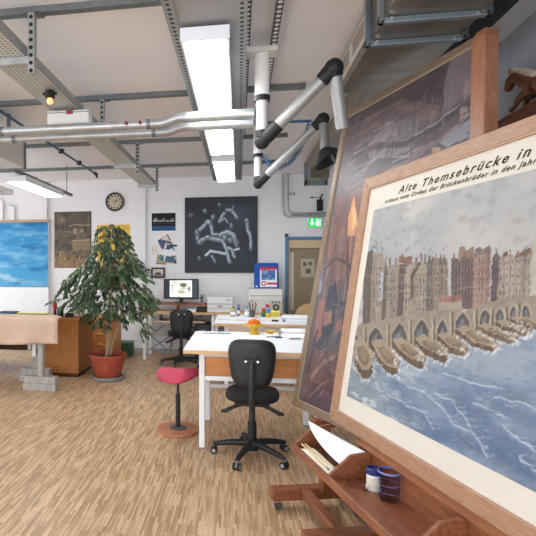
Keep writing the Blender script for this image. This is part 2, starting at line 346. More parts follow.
# tray above the centre lights
ct2 = thing('cable_tray', 'perforated grey carrier tray directly above the row of long ceiling lights', 'cable tray', (-0.165, 1.6, 2.742))
MB().box(-0.18, 0.18, 0, 5.5, 0, 0.004).build('tray_bottom', M('tray_sheet', (160, 160, 160), 0.5, 0.3), ct2)
for sx in (-1, 1):
    MB().box(sx * 0.18 - 0.002, sx * 0.18 + 0.002, 0, 5.5, -0.0, 0.06).build('tray_side', PERFB, ct2)
    MB().box(sx * 0.18 - 0.028, sx * 0.18 + 0.028, 0, 5.5, 0.0, -0.006).build('tray_flange', PERFB, ct2)
EMI = M('light_diffuser', (255, 255, 255), 0.5, emit=((248, 252, 255), 17.0))
OFF = M('unlit_diffuser', (205, 205, 205), 0.5)
def ceiling_light(loc, label, length=1.28, mat=EMI, group='long ceiling lights'):
    t = thing('ceiling_light', label, 'ceiling light', loc, 0, group)
    MB().box(-0.128, 0.128, 0, length, 0.004, 0.075).build('housing', WHITE, t, 0.004)
    MB().box(-0.112, 0.112, 0.02, length - 0.02, 0.0, 0.004).build('diffuser', mat, t)
    for y in (0.2, length - 0.2): MB().box(-0.02, 0.02, y - 0.02, y + 0.02, 0.075, 0.092).build('hanger_clip', GALV, t)
    MB().box(-0.13, 0.13, -0.006, 0.0, 0.0, 0.07).build('end_cap', M('cap_white', (226, 229, 235), 0.5), t)
    return t
ceiling_light((-0.178, 2.53, 2.65), 'long lit ceiling light nearest the viewer, before the silver pipes')
ceiling_light((-0.175, 3.86, 2.65), 'long lit ceiling light half hidden behind the silver pipes')
ceiling_light((-0.175, 5.47, 2.65), 'farthest lit ceiling light of the centre row, above the dark bones painting')
lz = 2.45
p = onz(28, 181.5, lz)
ceiling_light((p[0] - 0.15, p[1], lz), 'lit ceiling light hanging at far left above the blue sky canvas', 1.2, group='ceiling lights at left')
ceiling_light((p[0] - 0.78, p[1] - 0.25, lz), 'unlit grey ceiling light at the far left edge above the sky canvas', 1.2, OFF, group='ceiling lights at left')
rl = thing('light_rail', 'dark steel rail hung on rods above the left ceiling light', 'rail', (p[0] - 0.15, 0, 2.56))
MB().box(-0.022, 0.022, 4.85, 7.1, 0, 0.035).build('channel', GALVD, rl)
for y in (5.3, 6.9): MB().tube([(0, y, 0.035), (0, y, ZC - 2.561)], 0.006).build('hanging_rod', GALVD, rl)
for y in (5.75, 6.55): MB().box(-0.035, 0.035, y - 0.03, y + 0.03, -0.018, 0.04).build('clamp', GALV, rl)
# box duct far left
MBX = MB().box(-3.3, -2.23, 3.62, 4.76, 2.5, 2.78)
bd = thing('box_duct', 'pale sheet metal box duct under the ceiling at upper left edge', 'duct', (0, 0, 0))
MBX.build('duct_body', M('pale_duct', (205, 204, 200), 0.5, 0.2), bd, 0.005)
MB().box(-3.31, -2.22, 4.74, 4.78, 2.49, 2.79).build('end_flange', GALVD, bd)
for y in (3.8, 4.5): MB().box(-2.3, -2.27, y, y + 0.03, 2.78, ZC - 0.001).build('hanger', GALVD, bd)
# blue air pipe
ap = thing('air_pipe', 'thin blue compressed air pipe along the ceiling at left', 'pipe', (-2.2, 0, 2.915))
MB().tube([(0, 3.0, 0), (0, 7.2, 0)], 0.014).build('pipe', M('blue_pipe', (52, 92, 122), 0.4), ap, smooth=True)
for y in (5.72, 6.4): MB().box(-0.03, 0.03, y, y + 0.05, -0.025, 0.03).build('pipe_clip', BLACKP, ap, 0.006)
MB().tube([(0, 7.15, 0), (0, 7.25, 0)], 0.026).tube([(0, 7.2, 0), (0.02, 7.22, -0.06)], 0.016).build('end_valve', BLACKP, ap, smooth=True)
# two round pipes
def round_pipe(Y, label):
    t = thing('round_duct', label, 'pipe', (0, Y, 0), 0, 'round silver pipes under the ceiling')
    r = 0.030; zl, zr = 2.462, 2.487
    xa, xb = -0.53, -0.41
    MB().tube([(XL + 0.2, 0, zl), (-0.60, 0, zl)], r, 20).build('straight_pipe', GALV, t, smooth=True)
    MB().tube([(-0.60, 0, zl), (xa, 0, zl), (xb, -0.03, zr), (-0.36, -0.03, zr)], r + 0.004, 20).build('offset_bend', M('bend_steel', (165, 168, 170), 0.35, 0.75), t, smooth=True)
    MB().tube([(-0.36, -0.03, zr), (0.10, -0.03, zr)], r + 0.006, 20).build('straight_pipe', GALV, t, smooth=True)
    for x in (-0.64, -1.75, -3.0): MB().tube([(x, 0, zl), (x + 0.03, 0, zl)], r + 0.005, 20).build('pipe_clamp', GALVD, t, smooth=True)
    for x in (-3.0, -4.4): MB().tube([(x + 0.015, 0, zl + r), (x + 0.015, 0, ZC - 0.002)], 0.003).build('hanging_rod', GALVD, t)
    return t
rp1 = round_pipe(3.32, 'round silver duct pipe crossing under the lights, front of the pair with red valves')
rp2 = round_pipe(3.53, 'round silver duct pipe crossing under the lights, rear of the pair')
for x in (-0.78, -0.68):
    v = MB().tube([(x, -0.026, 2.465), (x, -0.045, 2.465)], 0.012, 14).build('red_valve', M('dark_red', (112, 30, 44), 0.4), rp1, smooth=True); v.location = (0, 0, 0)
# slotted rails carrying the extraction arms
for X, lab in ((0.05, 'left slotted rail along the ceiling between lights and the white extraction pipe'), (0.225, 'right slotted rail along the ceiling beside the white extraction pipe')):
    s = MB().box(-0.02, 0.02, 1.6, 5.3, 0, 0.04)
    single(s, 'slotted_rail', RAILP, lab, 'rail', (X, 0, ZC - 0.093), group='slotted ceiling rails')
# extraction arms
TUBEW = M('white_tube', (238, 238, 236), 0.4); ARMG = M('grey_arm', (158, 160, 160), 0.38, 0.35); RUB = M('black_rubber', (28, 28, 29), 0.55)
def extractor(base, ztop, zel, up_el, nozzle, r, label, hood):
    t = thing('extraction_arm', label, 'extraction arm', (base[0], base[1], ztop), 0, 'extraction arms')
    o = Vector((base[0], base[1], ztop)); L_ = lambda p: Vector([float(q) for q in p]) - o
    zm = zel + 0.30
    MB().box(-0.115, 0.10, -0.06, 0.06, -0.035, 0).build('mounting_plate', M('cream_plate', (214, 212, 205), 0.5), t, 0.004)
    MB().tube([(0, 0, -0.035), (0, 0, zm - ztop)], r * 1.2, 20).build('upper_tube', TUBEW, t, smooth=True)
    MB().tube([(0, 0, zm - ztop + 0.005), (0, 0, zm - ztop - 0.03)], r * 1.3, 20).build('collar', RUB, t, smooth=True)
    MB().tube([(0, 0, zm - ztop - 0.03), (0, 0, zel + 0.06 - ztop)], r * 0.95, 20).build('lower_tube', M('pale_grey_tube', (215, 216, 216), 0.35, 0.2), t, smooth=True)
    E = L_((base[0], base[1], zel)); U = L_(up_el); N = L_(nozzle); d = (U - E).normalized(); dn = (N - U).normalized()
    MB().tube([(0, 0, E.z + 0.075), E + Vector((0, 0, 0.03)), E, E + d * 0.06, E + d * 0.15], [r * 1.05, r * 1.15, r * 1.25, r * 1.15, r * 1.1], 20).ball(E, r * 1.25, 16).build('lower_joint', RUB, t, smooth=True)
    MB().tube([E + d * 0.14, U - d * 0.02], r, 20).build('arm_tube', ARMG, t, smooth=True)
    MB().tube([U - d * 0.10, U - d * 0.03, U, U + dn * 0.05], [r * 1.1, r * 1.3, r * 1.45, r * 1.15], 16).ball(U, r * 1.45, 16).build('upper_joint', RUB, t, smooth=True)
    MB().tube([U + dn * 0.03, N], r * 0.98, 20).build('end_tube', ARMG, t, smooth=True)
    if hood:
        h = MB().lathe([(r * 1.05, 0.03), (0.06, 0.01), (0.15, -0.09), (0.145, -0.093), (0.05, -0.01)], n=24, closed=False).build('suction_hood', RUB, t, smooth=True)
        h.location = N; h.rotation_euler = (math.radians(-12), math.radians(-28), 0)
        MB().tube([N + Vector((0.04, -0.05, -0.02)), N + Vector((0.07, -0.06, -0.10))], 0.012).build('hood_handle', GREYP, t, smooth=True)
b1 = ond(262, 142, 3.2); b2 = ond(258, 184, 4.9)
extractor(b1, ZC - 0.094, float(b1[2]), ond(334, 68, 2.95), ond(342.5, 128, 3.05), 0.04, 'large grey articulated extraction arm on a white ceiling pipe, nearest', False)
extractor(b2, ZC - 0.094, float(b2[2]), ond(323, 119, 4.35), ond(325, 152, 4.3), 0.04, 'smaller looking extraction arm farther back with a black hood', True)
# blue pipe and coiled hose
hp = thing('air_hose', 'blue coiled air hose hanging between the two extraction arms', 'hose', (0, 0, 0))
A = ond(268, 122.5, 4.78); B = ond(311, 121, 4.7)
MB().tube([A, B], 0.014).build('feed_pipe', M('blue_hose', (44, 98, 138), 0.4), hp, smooth=True)
kn = [ond(*q) for q in ((310, 122, 4.7), (307, 134, 4.7), (300, 150, 4.72), (290, 163, 4.75), (278, 169, 4.78), (268, 163, 4.8), (264, 155, 4.82))]
pts = []; n = 420
kl = [0.0]
for a_, b_ in zip(kn[:-1], kn[1:]): kl.append(kl[-1] + float(np.linalg.norm(b_ - a_)))
for i in range(n + 1):
    t = float(np.interp(i / n * kl[-1], kl, range(len(kn)))); k = min(int(t), len(kn) - 2); q = kn[k] + (kn[k + 1] - kn[k]) * (t - k); tg = kn[k + 1] - kn[k]; tg = tg / np.linalg.norm(tg)
    s1 = np.cross(tg, [0.1, 1, 0]); s1 = s1 / np.linalg.norm(s1); s2 = np.cross(tg, s1); ph = 2 * PI * i / 13
    pts.append(q + (s1 * math.cos(ph) + s2 * math.sin(ph)) * 0.02)
MB().tube(pts, 0.0055, 6).build('coil', MC['blue_hose'], hp, smooth=True)
# big rectangular duct at right
rd = thing('rectangular_duct', 'large galvanised rectangular air duct along the ceiling at upper right', 'duct', (0, 0, 0))
X0, X1, zb = 0.745, 1.225, 2.75
MB().box(X0, X1, 0.9, 3.75, zb, ZC - 0.012).build('duct_body', DUCTM, rd, 0.004)
MB().box(X0 + 0.2, X1 - 0.02, 3.75, 7.1, zb - 0.02 + 0.04, ZC - 0.012).build('duct_body', DUCTM, rd, 0.004)
for y in (2.64, 2.90):
    f = MB()
    f.box(X0 - 0.03, X1 + 0.03, y, y + 0.035, zb - 0.03, zb).box(X0 - 0.03, X0, y, y + 0.035, zb - 0.03, ZC - 0.012).box(X1, X1 + 0.03, y, y + 0.035, zb - 0.03, ZC - 0.012)
    fl = f.build('flange', M('flange_zinc', (136, 150, 158), 0.35, 0.7), rd, 0.003)
    for x in (X0 - 0.02, X0 + 0.03, X1 - 0.03, X1 + 0.02): MB().tube([(x, y - 0.012, zb - 0.015), (x, y, zb - 0.015)], 0.011, 8).build('flange_bolt', CHROME, fl)
for y0, y1 in ((2.98, 3.32), (3.36, 3.70)):
    g = MB().box(X0 - 0.014, X0 - 0.002, y0, y1, zb + 0.05, zb + 0.20).build('vent_grille', M('grille_frame', (206, 202, 194), 0.5), rd)
    MB().box(X0 - 0.016, X0 - 0.014, y0 + 0.03, y1 - 0.03, zb + 0.075, zb + 0.175).build('grille_slats', M('grille_dark', (150, 140, 130), 0.5, var=0.2, vscale=60), g)
ef = MB().box(X0 + 0.17, X1 + 0.0, 7.05, 7.1, 2.62, 2.69).box(X0 + 0.17, X0 + 0.21, 7.05, 7.1, 2.62, 2.95).box(X1 - 0.03, X1 + 0.01, 7.05, 7.1, 2.62, 2.95)
ef.build('end_flange', MC['flange_zinc'], rd, 0.004)
MB().box(X0 + 0.2, X1 - 0.03, 6.7, 7.05, 2.66, 2.78).build('duct_body', DUCTM, rd, 0.01)
# dark beam between the duct and right wall
struct(MB().box(X1 + 0.035, X1 + 0.16, -1.0, 5.5, 2.79, ZC).build('trim_3', M('dark_beam', (34, 38, 46), 0.7)))
# ------------------------------------------------------------------ things on the back wall
def wall_rect(x0, y0, x1, y1, Y):
    a = onY(x0, y0, Y); b = onY(x1, y1, Y); return float(a[0]), float(b[0]), float(b[2]), float(a[2])
def sheet(name, label, cat, rect, Y, step, base, draw, thick=0.006, mat=None, edge=(225, 225, 222), group=None, part='printed_face', tilt=0.0, warp=0.0):
    x0, x1, z0, z1 = rect
    t = thing(name, label, cat, (x0, Y, z0), 0, group)
    P = Pic(0, x1 - x0, 0, z1 - z0, step, base, warp)
    draw(P, x1 - x0, z1 - z0)
    if tilt: t.rotation_euler = (tilt, 0, 0)
    MB().box(0, x1 - x0, -thick, -0.001, 0, z1 - z0).build('backing', M('edge_%d_%d_%d' % edge, edge, 0.7), t)
    P.mesh(part, mat or PRINT, t, y=-thick - 0.0008)
    return t, P
def d_industrial(P, w, h):
    rb = random.Random(21); P.blend(np.clip((P.noise(5, 5, 3) - .35) * 2.5, 0, 1), (128, 112, 92), .8); P.blend(np.clip((P.noise(16, 11, 5) - .5) * 5, 0, 1), (66, 60, 54), .6)
    v = P.Y / h; P.blend(np.clip(.36 - v, 0, 1) * 2.4, (164, 128, 92), .8); P.blend(np.clip((v - .62) * 2.4, 0, 1) * np.clip((P.X / w - .25) * 3, 0, 1), (76, 72, 68), .6)
    for i in range(26): x = rb.uniform(0, w); y = rb.uniform(.25, 1) * h; P.line([(x, y), (x + rb.uniform(-.03, .03), y - rb.uniform(.1, .4) * h)], rb.uniform(.006, .016), rb.choice([(54, 48, 44), (150, 134, 110), (88, 78, 68)]), .7)
    for i in range(18): x = rb.uniform(0, w * .8); y = rb.uniform(.2, .95) * h; P.line([(x, y), (x + rb.uniform(.08, .3), y + rb.uniform(-.03, .05))], rb.uniform(.006, .014), rb.choice([(60, 52, 46), (168, 150, 124), (100, 88, 76)]), .65)
    P.line([(w * .4, h * .74), (w * .55, h * .77), (w * .95, h * .75)], .02, (172, 158, 132), .8); P.ell(w * .56, h * .66, .05, .07, (158, 146, 126), soft=.6); P.ell(w * .75, h * .66, .04, .06, (148, 136, 114), soft=.6); P.ell(w * .2, h * .86, .08, .1, (156, 136, 108), soft=.8, a=.8)
    P.poly([(w * .5, h * .3), (w * .97, h * .32), (w * .97, h * .5), (w * .5, h * .48)], (142, 122, 94), .8); P.line([(w * .5, h * .48), (w * .97, h * .5)], .014, (190, 170, 138), .8)
    for i in range(46): x = rb.uniform(0, w); y = rb.uniform(.01, .27) * h; P.ell(x, y, .014, .04, rb.choice([(186, 154, 116), (70, 56, 48), (120, 92, 68), (154, 120, 88)]), soft=.5, a=.8)
sheet('engraved_poster', 'brown engraved industrial poster on the wall left of the potted tree', 'poster', wall_rect(54.5, 212, 91.5, 268, YB), YB - 0.001, 0.005, (98, 90, 80), d_industrial, warp=0.01)
def d_yellow(P, w, h):
    for i in range(7): P.line([(w * (.3 + .09 * i), h * .94), (w * (.35 + .09 * i), h * .94)], 0.012, (150, 110, 40), 0.6)
    P.poly([(w * .02, h * .3), (w * .4, h * .5), (w * .75, h * .42), (w, h * .6), (w, 0), (0, 0)], (96, 72, 66), 0.9); P.blend(P.noise(14, 14, 8) > .58, (180, 140, 50), .3)
    P.ell(w * .3, h * .6, .1, .2, (70, 60, 56), soft=.4); P.ell(w * .7, h * .62, .08, .14, (110, 84, 60), soft=.4)
sheet('yellow_poster', 'yellow poster on the wall mostly hidden behind the potted tree', 'poster', wall_rect(97, 225, 130, 290, YB), YB - 0.001, 0.008, (228, 190, 84), d_yellow)
# clock
c = onY(115, 202, YB); ck = thing('wall_clock', 'round dark rimmed wall clock above the potted tree', 'clock', (c[0], YB, c[2]))
R0 = 0.165
m = MB().lathe([(R0, 0), (R0, 0.03), (R0 - 0.015, 0.036), (R0 - 0.03, 0.03), (R0 - 0.03, 0.02)], n=40, closed=False).build('clock_rim', M('clock_rim', (48, 42, 38), 0.4), ck, smooth=True); m.rotation_euler = (PI / 2, 0, 0)
P = Pic(-R0, R0, -R0, R0, 0.006, (205, 194, 172)); P.ell(0, 0, .075, .075, (170, 158, 136), soft=.4, a=.6)
for k in range(12):
    a = k * PI / 6; s_, c_ = math.sin(a), math.cos(a)
    P.line([(.09 * s_ - .008 * c_, .09 * c_ + .008 * s_), (.13 * s_ - .008 * c_, .13 * c_ + .008 * s_)], .009, (44, 38, 34)); P.line([(.09 * s_ + .012 * c_, .09 * c_ - .012 * s_), (.13 * s_ + .012 * c_, .13 * c_ - .012 * s_)], .011, (44, 38, 34))
fm = MB().lathe([(0.001, 0.012), (R0 - 0.028, 0.012)], n=40, closed=False)
P2 = P; bmv = P2.mesh('clock_face', PRINT, ck, y=-0.014)
bm = bmesh.new(); bm.from_mesh(bmv.data); bmesh.ops.delete(bm, geom=[v for v in bm.verts if math.hypot(v.co.x, v.co.z) > R0 - 0.02], context='VERTS'); bm.to_mesh(bmv.data); bm.free()
MB().bar((0, -.02, 0), (.035, -.02, .055), .004, .014, (0, 1, 0)).build('hour_hand', BLACKP, ck); MB().bar((0, -.023, 0), (.095, -.023, .03), .004, .009, (0, 1, 0)).build('minute_hand', BLACKP, ck)
def d_night(P, w, h):
    P.poly([(.015, .015), (w - .015, .015), (w - .015, h - .015), (.015, h - .015)], (16, 17, 22))
    P.poly([(.015, .015), (w - .015, .015), (w - .015, h * .3), (.015, h * .3)], (34, 78, 124))
    for i in range(40): x = .04 + (w - .08) * RNG.random(); P.line([(x, h * .52), (x + .004, h * (.54 + .16 * RNG.random() * math.sin(x / w * 9) ** 2 + .04))], .008, (205, 205, 200), .8)
    P.line([(.03, h * .55), (w - .03, h * .52)], .012, (170, 175, 180), .8); P.line([(.03, h * .42), (w - .03, h * .4)], .006, (90, 110, 130), .8)
sheet('night_photo', 'dark photo with a blue lower band and white border on the wall above the postcards', 'picture', wall_rect(151, 212.5, 176.5, 231.5, YB), YB - 0.001, 0.004, (236, 236, 236), d_night)
def d_card(cols):
    def f(P, w, h):
        P.poly([(.006, .006), (w - .006, .006), (w - .006, h - .006), (.006, h - .006)], cols[0]); n = P.noise(18, 18, int(cols[1][0]))
        P.blend(n > .5, cols[1], .9); P.blend(n > .62, cols[2], .9)
    return f
cards = [(162, 239, 175, 250, (52, 92, 120), (150, 60, 60), (225, 225, 220), .5, 'postcard with red and blue tones pinned on the wall, upper one, tilted'),
         (164.5, 243, 177, 249.5, (40, 70, 80), (120, 160, 190), (235, 235, 235), -.12, 'teal postcard under the tilted red and blue postcard'),
         (156, 254, 167, 264, (50, 120, 140), (210, 180, 120), (40, 50, 60), -.15, 'teal and sand postcard pinned lower left above the small framed picture'),
         (164, 256, 176.5, 264.5, (216, 212, 204), (70, 60, 56), (60, 120, 150), .03, 'pale striped postcard pinned right of the teal and sand postcard'),
         (152, 245, 159, 255, (226, 224, 222), (205, 190, 190), (235, 235, 235), .05, 'small white note sheet pinned left of the postcards')]
for k, (x0, y0, x1, y1, c0, c1, c2, tl, lb) in enumerate(cards):
    t, P = sheet('postcard' if k < 4 else 'paper_note', lb, 'postcard' if k < 4 else 'note', wall_rect(x0, y0, x1, y1, YB), YB - 0.001 - 0.004 * (k % 2), 0.005, (235, 235, 232), d_card((c0, c1, c2)), thick=0.003, group='postcards on the back wall' if k < 4 else None)
    t.rotation_euler = (0, -tl, 0)
r = wall_rect(151.5, 267.5, 165, 278, YB)
t, P = sheet('framed_picture', 'small picture in a dark frame on the wall between postcards and monitor', 'picture', r, YB - 0.012, 0.005, (205, 200, 190), lambda P, w, h: (P.ell(w * .5, h * .4, w * .3, h * .2, (80, 76, 70), soft=.5), P.poly([(.03, .03), (w - .03, .03), (w - .03, h * .35), (.03, h * .3)], (120, 112, 96), .8)), part='picture_sheet')
def frame_mb(w, h, fw, y0, y1, x_off=0, z_off=0):
    m = MB()
    m.prism([(x_off, z_off), (x_off + w, z_off), (x_off + w - fw, z_off + fw), (x_off + fw, z_off + fw)], y0, y1)
    m.prism([(x_off, z_off + h), (x_off + fw, z_off + h - fw), (x_off + w - fw, z_off + h - fw), (x_off + w, z_off + h)], y0, y1)
    m.prism([(x_off, z_off), (x_off + fw, z_off + fw), (x_off + fw, z_off + h - fw), (x_off, z_off + h)], y0, y1)
    m.prism([(x_off + w, z_off), (x_off + w, z_off + h), (x_off + w - fw, z_off + h - fw), (x_off + w - fw, z_off + fw)], y0, y1)
    return m
frame_mb(r[1] - r[0], r[3] - r[2], 0.026, -0.02, 0.011).build('frame', M('dark_picture_frame', (52, 42, 38), 0.4), t, 0.002)
# dark bones painting
BX = wall_rect(185, 198, 257.5, 272.8, YB)
def zq(X, Y): q = onY(180 + X / 5.956, 190 + Y / 5.956, YB); return (float(q[0]) - BX[0], float(q[2]) - BX[2])
def d_bones(P, w, h):
    P.blend(P.noise(2, 2, 4), (74, 80, 90), .45); P.ell(w * .75, h * .8, .5, .4, (84, 92, 104), soft=1, a=.6)
    lt, md, dk = (196, 208, 216), (138, 150, 160), (92, 102, 112)
    def bone(pts, wd, c=md):
        q = [zq(*p) for p in pts]; P.line(q, wd, dk, .95); P.line(q, wd * .72, c, .9); P.line([(x - .008, y + .012) for x, y in q], wd * .25, lt, .85)
    def lump(X, Y, rx, ry, rot=0, c=md): x, y = zq(X, Y); P.ell(x, y, rx, ry, dk, rot, .95, .25); P.ell(x - .006, y + .01, rx * .7, ry * .7, c, rot, .9, .5); P.ell(x - .012, y + .02, rx * .35, ry * .35, lt, rot, .8, .8)
    lump(65, 150, .05, .045, .5, dk); lump(150, 128, .04, .055); lump(198, 165, .045, .07, -.3); lump(235, 90, .035, .03); lump(115, 408, .04, .045, .3, dk)
    bone([(235, 190), (262, 140)], .06); bone([(232, 192), (268, 172), (285, 196)], .03); bone([(280, 120), (312, 125), (338, 165)], .065); bone([(312, 120), (322, 95)], .03, dk); lump(305, 215, .035, .07)
    bone([(100, 250), (135, 225), (165, 185), (182, 200), (195, 262), (235, 268)], .07); lump(172, 195, .05, .06, 0, lt); bone([(100, 245), (108, 300), (130, 305)], .075, dk); bone([(115, 305), (165, 285), (240, 300)], .08); lump(165, 283, .06, .04, .2, lt)
    lump(100, 255, .045, .055); lump(115, 318, .06, .035)
    bone([(240, 270), (280, 250), (318, 268), (335, 315)], .09); lump(268, 285, .06, .08); bone([(250, 300), (275, 345), (295, 430)], .07); bone([(290, 345), (318, 360), (350, 352)], .045, lt); bone([(310, 360), (325, 400)], .06); bone([(330, 290), (338, 335)], .05, dk); lump(300, 300, .05, .06)
    bone([(155, 388), (185, 365), (225, 370), (268, 380)], .055, lt); bone([(190, 395), (212, 432)], .05, dk)
    lump(398, 185, .045, .06, 0, lt); bone([(400, 190), (402, 235), (418, 275), (422, 310), (420, 352)], .06); lump(420, 348, .035, .03, 0, md); lump(397, 190, .015, .02, 0, dk)
    x, y = zq(375, 395); P.ell(x, y, .05, .06, (70, 80, 120), soft=1, a=.6); x, y = zq(425, 420); P.ell(x, y, .03, .1, (120, 86, 70), soft=1, a=.5)
sheet('bones_painting', 'large square dark painting of pale floating bones on the back wall', 'painting', BX, YB - 0.001, 0.007, (46, 50, 57), d_bones, thick=0.03, mat=PAINT, edge=(38, 40, 44), part='painted_canvas', warp=.012)
# exit sign
es = wall_rect(308.5, 218.3, 321.5, 227.2, YB - 0.06); w_, h_ = es[1] - es[0], es[3] - es[2]
ex = thing('exit_sign', 'green lit emergency exit sign on the wall above the door', 'sign', (es[0], YB, es[2]))
MB().box(-.006, w_ + .006, -0.058, 0, -.006, h_ + .006).build('sign_case', M('sign_case', (196, 214, 200), 0.5), ex, 0.004)
P = Pic(0, w_, 0, h_, 0.003, (40, 168, 84)); W_ = (240, 255, 245)
P.line([(w_ * .27, h_ * .85), (w_ * .27, h_ * .35)], .022, W_); P.poly([(w_ * .13, h_ * .5), (w_ * .41, h_ * .5), (w_ * .27, h_ * .16)], W_)
P.ell(w_ * .7, h_ * .8, .013, .013, W_); P.line([(w_ * .7, h_ * .68), (w_ * .68, h_ * .42), (w_ * .76, h_ * .28), (w_ * .74, h_ * .14)], .016, W_); P.line([(w_ * .68, h_ * .42), (w_ * .6, h_ * .3), (w_ * .54, h_ * .32)], .014, W_); P.line([(w_ * .58, h_ * .5), (w_ * .64, h_ * .62), (w_ * .74, h_ * .62), (w_ * .82, h_ * .5)], .011, W_)
P.line([(w_ * .9, h_ * .15), (w_ * .9, h_ * .85)], .01, W_)
P.mesh('sign_face', paintmat('lit_sign', 0.4, 0.3, 1.2), ex, y=-0.0595)
# conduits and fittings on the right of the back wall
cd = thing('conduit', 'bent grey conduit pipes running down the wall to the exit sign', 'conduit', (0, YB, 0))
for k, dx in enumerate((0, 5)):
    q = [onY(282.5 + dx, 172, YB - .03), onY(282.5 + dx, 205 + 4 - dx * .6, YB - .03), onY(284 + dx, 214.5 - dx * .5, YB - .03), onY(288 + dx, 216.5 - dx * .55, YB - .03), onY(330, 215.5 - dx * .6, YB - .03)]
    MB().tube([(p[0], p[1] - YB, p[2]) for p in q], 0.017, 10).build('pipe', GALV, cd, smooth=True)
q = [onY(309, 214.5, YB - .03), onY(314, 216, YB - .03), onY(315, 218.5, YB - .03)]; MB().tube([(p[0], p[1] - YB, p[2]) for p in q], 0.012, 8).build('pipe', GALV, cd, smooth=True)
def wall_fit(name, label, cat, rect, depth, mat, extra=None, group=None):
    x0, x1, z0, z1 = wall_rect(*rect, YB); t = thing(name, label, cat, (x0, YB, z0), 0, group)
    MB().box(0, x1 - x0, -depth, -0.0005, 0, z1 - z0).build('body', mat, t, 0.004)
    if extra: extra(t, x1 - x0, z1 - z0, depth)
    return t
def plate_x(t, w, h, d):
    for k in range(2): MB().box(w * (.1 + .45 * k), w * (.42 + .45 * k), -d - .004, -d, h * .2, h * .8).build('socket_insert', GREYP, t)
wall_fit('wall_socket', 'pale double wall plate between the conduits and the duct end, upper', 'socket', (289, 168.5, 296, 172), .03, WHITE, plate_x, 'wall plates'); wall_fit('wall_socket', 'pale double wall plate under the upper wall plate', 'socket', (288.5, 192, 296, 196), .03, WHITE, plate_x, 'wall plates')
wall_fit('smoke_sensor', 'tiny round grey sensor just above the blue door frame', 'sensor', (284.5, 233.5, 288.3, 237.5), .03, GREYP, lambda t, w, h, d: MB().tube([(w / 2, -d, h / 2), (w / 2, -d - .012, h / 2)], w * .35).build('sensor_eye', BLACKP, t))
def plug_x(t, w, h, d):
    MB().box(w * .2, w * .8, -d - .05, -d, h * .25, h * .6).build('plug_body', BLACKP, t, .006); MB().tube([(w / 2, -d, h), (w * .7, -d * .8, h * 1.25), (w * .9, -d * .5, h * 1.5)], .012).build('cable', BLACKP, t, smooth=True)
wall_fit('power_plug', 'black plug box with a cable on the wall above the exit sign', 'plug', (316.5, 200, 322.5, 211), .06, BLACKP, plug_x)
wall_fit('arrow_label', 'small black arrow label on the wall beside the plug box', 'label', (309.5, 196.3, 320, 198.3), .004, WHITE, lambda t, w, h, d: MB().prism([(0, h / 2), (w * .3, h), (w * .3, h * .65), (w, h * .65), (w, h * .35), (w * .3, h * .35), (w * .3, 0)], -d - .001, -d).build('arrow', BLACKP, t))
wall_fit('ceiling_sensor', 'small round white sensor high on the wall above the bones painting', 'sensor', (254, 186.5, 260, 190), .05, WHITE, lambda t, w, h, d: MB().tube([(w / 2, -d, h / 2), (w / 2, -d - .02, h / 2)], h * .4).build('lens', GREYP, t))
wp = thing('conduit', 'pair of bent conduits on the wall at far left above the sky canvas', 'conduit', (0, YB - .06, 0))
for x0, x1, yt in ((3, -12, 200), (14.5, 8, 206)):
    q = [onY(x0, 222, YB - .09), onY(x0, yt + 2, YB - .09), onY(x0 - 1, yt, YB - .09), onY(x1, yt - 1, YB - .09)]; MB().tube([(p[0], -.03, p[2]) for p in q], .016, 8).build('pipe', M('painted_conduit', (205, 208, 210), .5), wp, smooth=True)
# sky canvas at far left
sk = wall_rect(48, 221.5, 48.1, 314, YB - .1); SX1 = sk[0]; SX0 = SX1 - 1.9; SZ0, SZ1 = sk[2], sk[3]
yb_ = onY(48, 287, YB - .1)[2] - SZ0
def d_sky(P, w, h):
    y0 = yb_; P.poly([(0, y0), (w, y0), (w, h), (0, h)], (40, 132, 190)); v = (P.Y - y0) / (h - y0)
    P.blend(np.where(P.Y > y0, 1 - v, 0), (92, 172, 214), .75); n = P.noise(2.2, 7, 9); P.blend(np.where(P.Y > y0, np.clip((n - .48) * 3, 0, 1), 0), (150, 194, 220), .75)
    n2 = P.noise(3.5, 12, 19); P.blend(np.where((P.Y > y0) & (v < .75), np.clip((n2 - .54) * 5, 0, 1), 0), (196, 212, 222), .6); P.blend(np.where((P.Y > y0), np.clip((P.noise(3, 10, 29) - .55) * 5, 0, 1), 0), (28, 104, 168), .6)
    P.line([(0, y0), (w, y0)], .014, (100, 112, 176))
    P.blend(np.where(P.Y < y0, P.noise(1.5, 1.5, 3), 0), (226, 229, 233), .5)
t, P = sheet('sky_canvas', 'hung canvas painted with blue sky above a blank white lower part at far left', 'painting', (SX0, SX1, SZ0, SZ1), YB - .062, .008, (243, 245, 247), d_sky, thick=.02, mat=PAINT, edge=(235, 236, 238), part='painted_canvas')
MB().box(-.02, SX1 - SX0 + .015, -.05, 0, SZ1 - SZ0 - .005, SZ1 - SZ0 + .035).build('top_batten', wood('batten_wood', (176, 140, 108), (194, 160, 128)), t, .003)
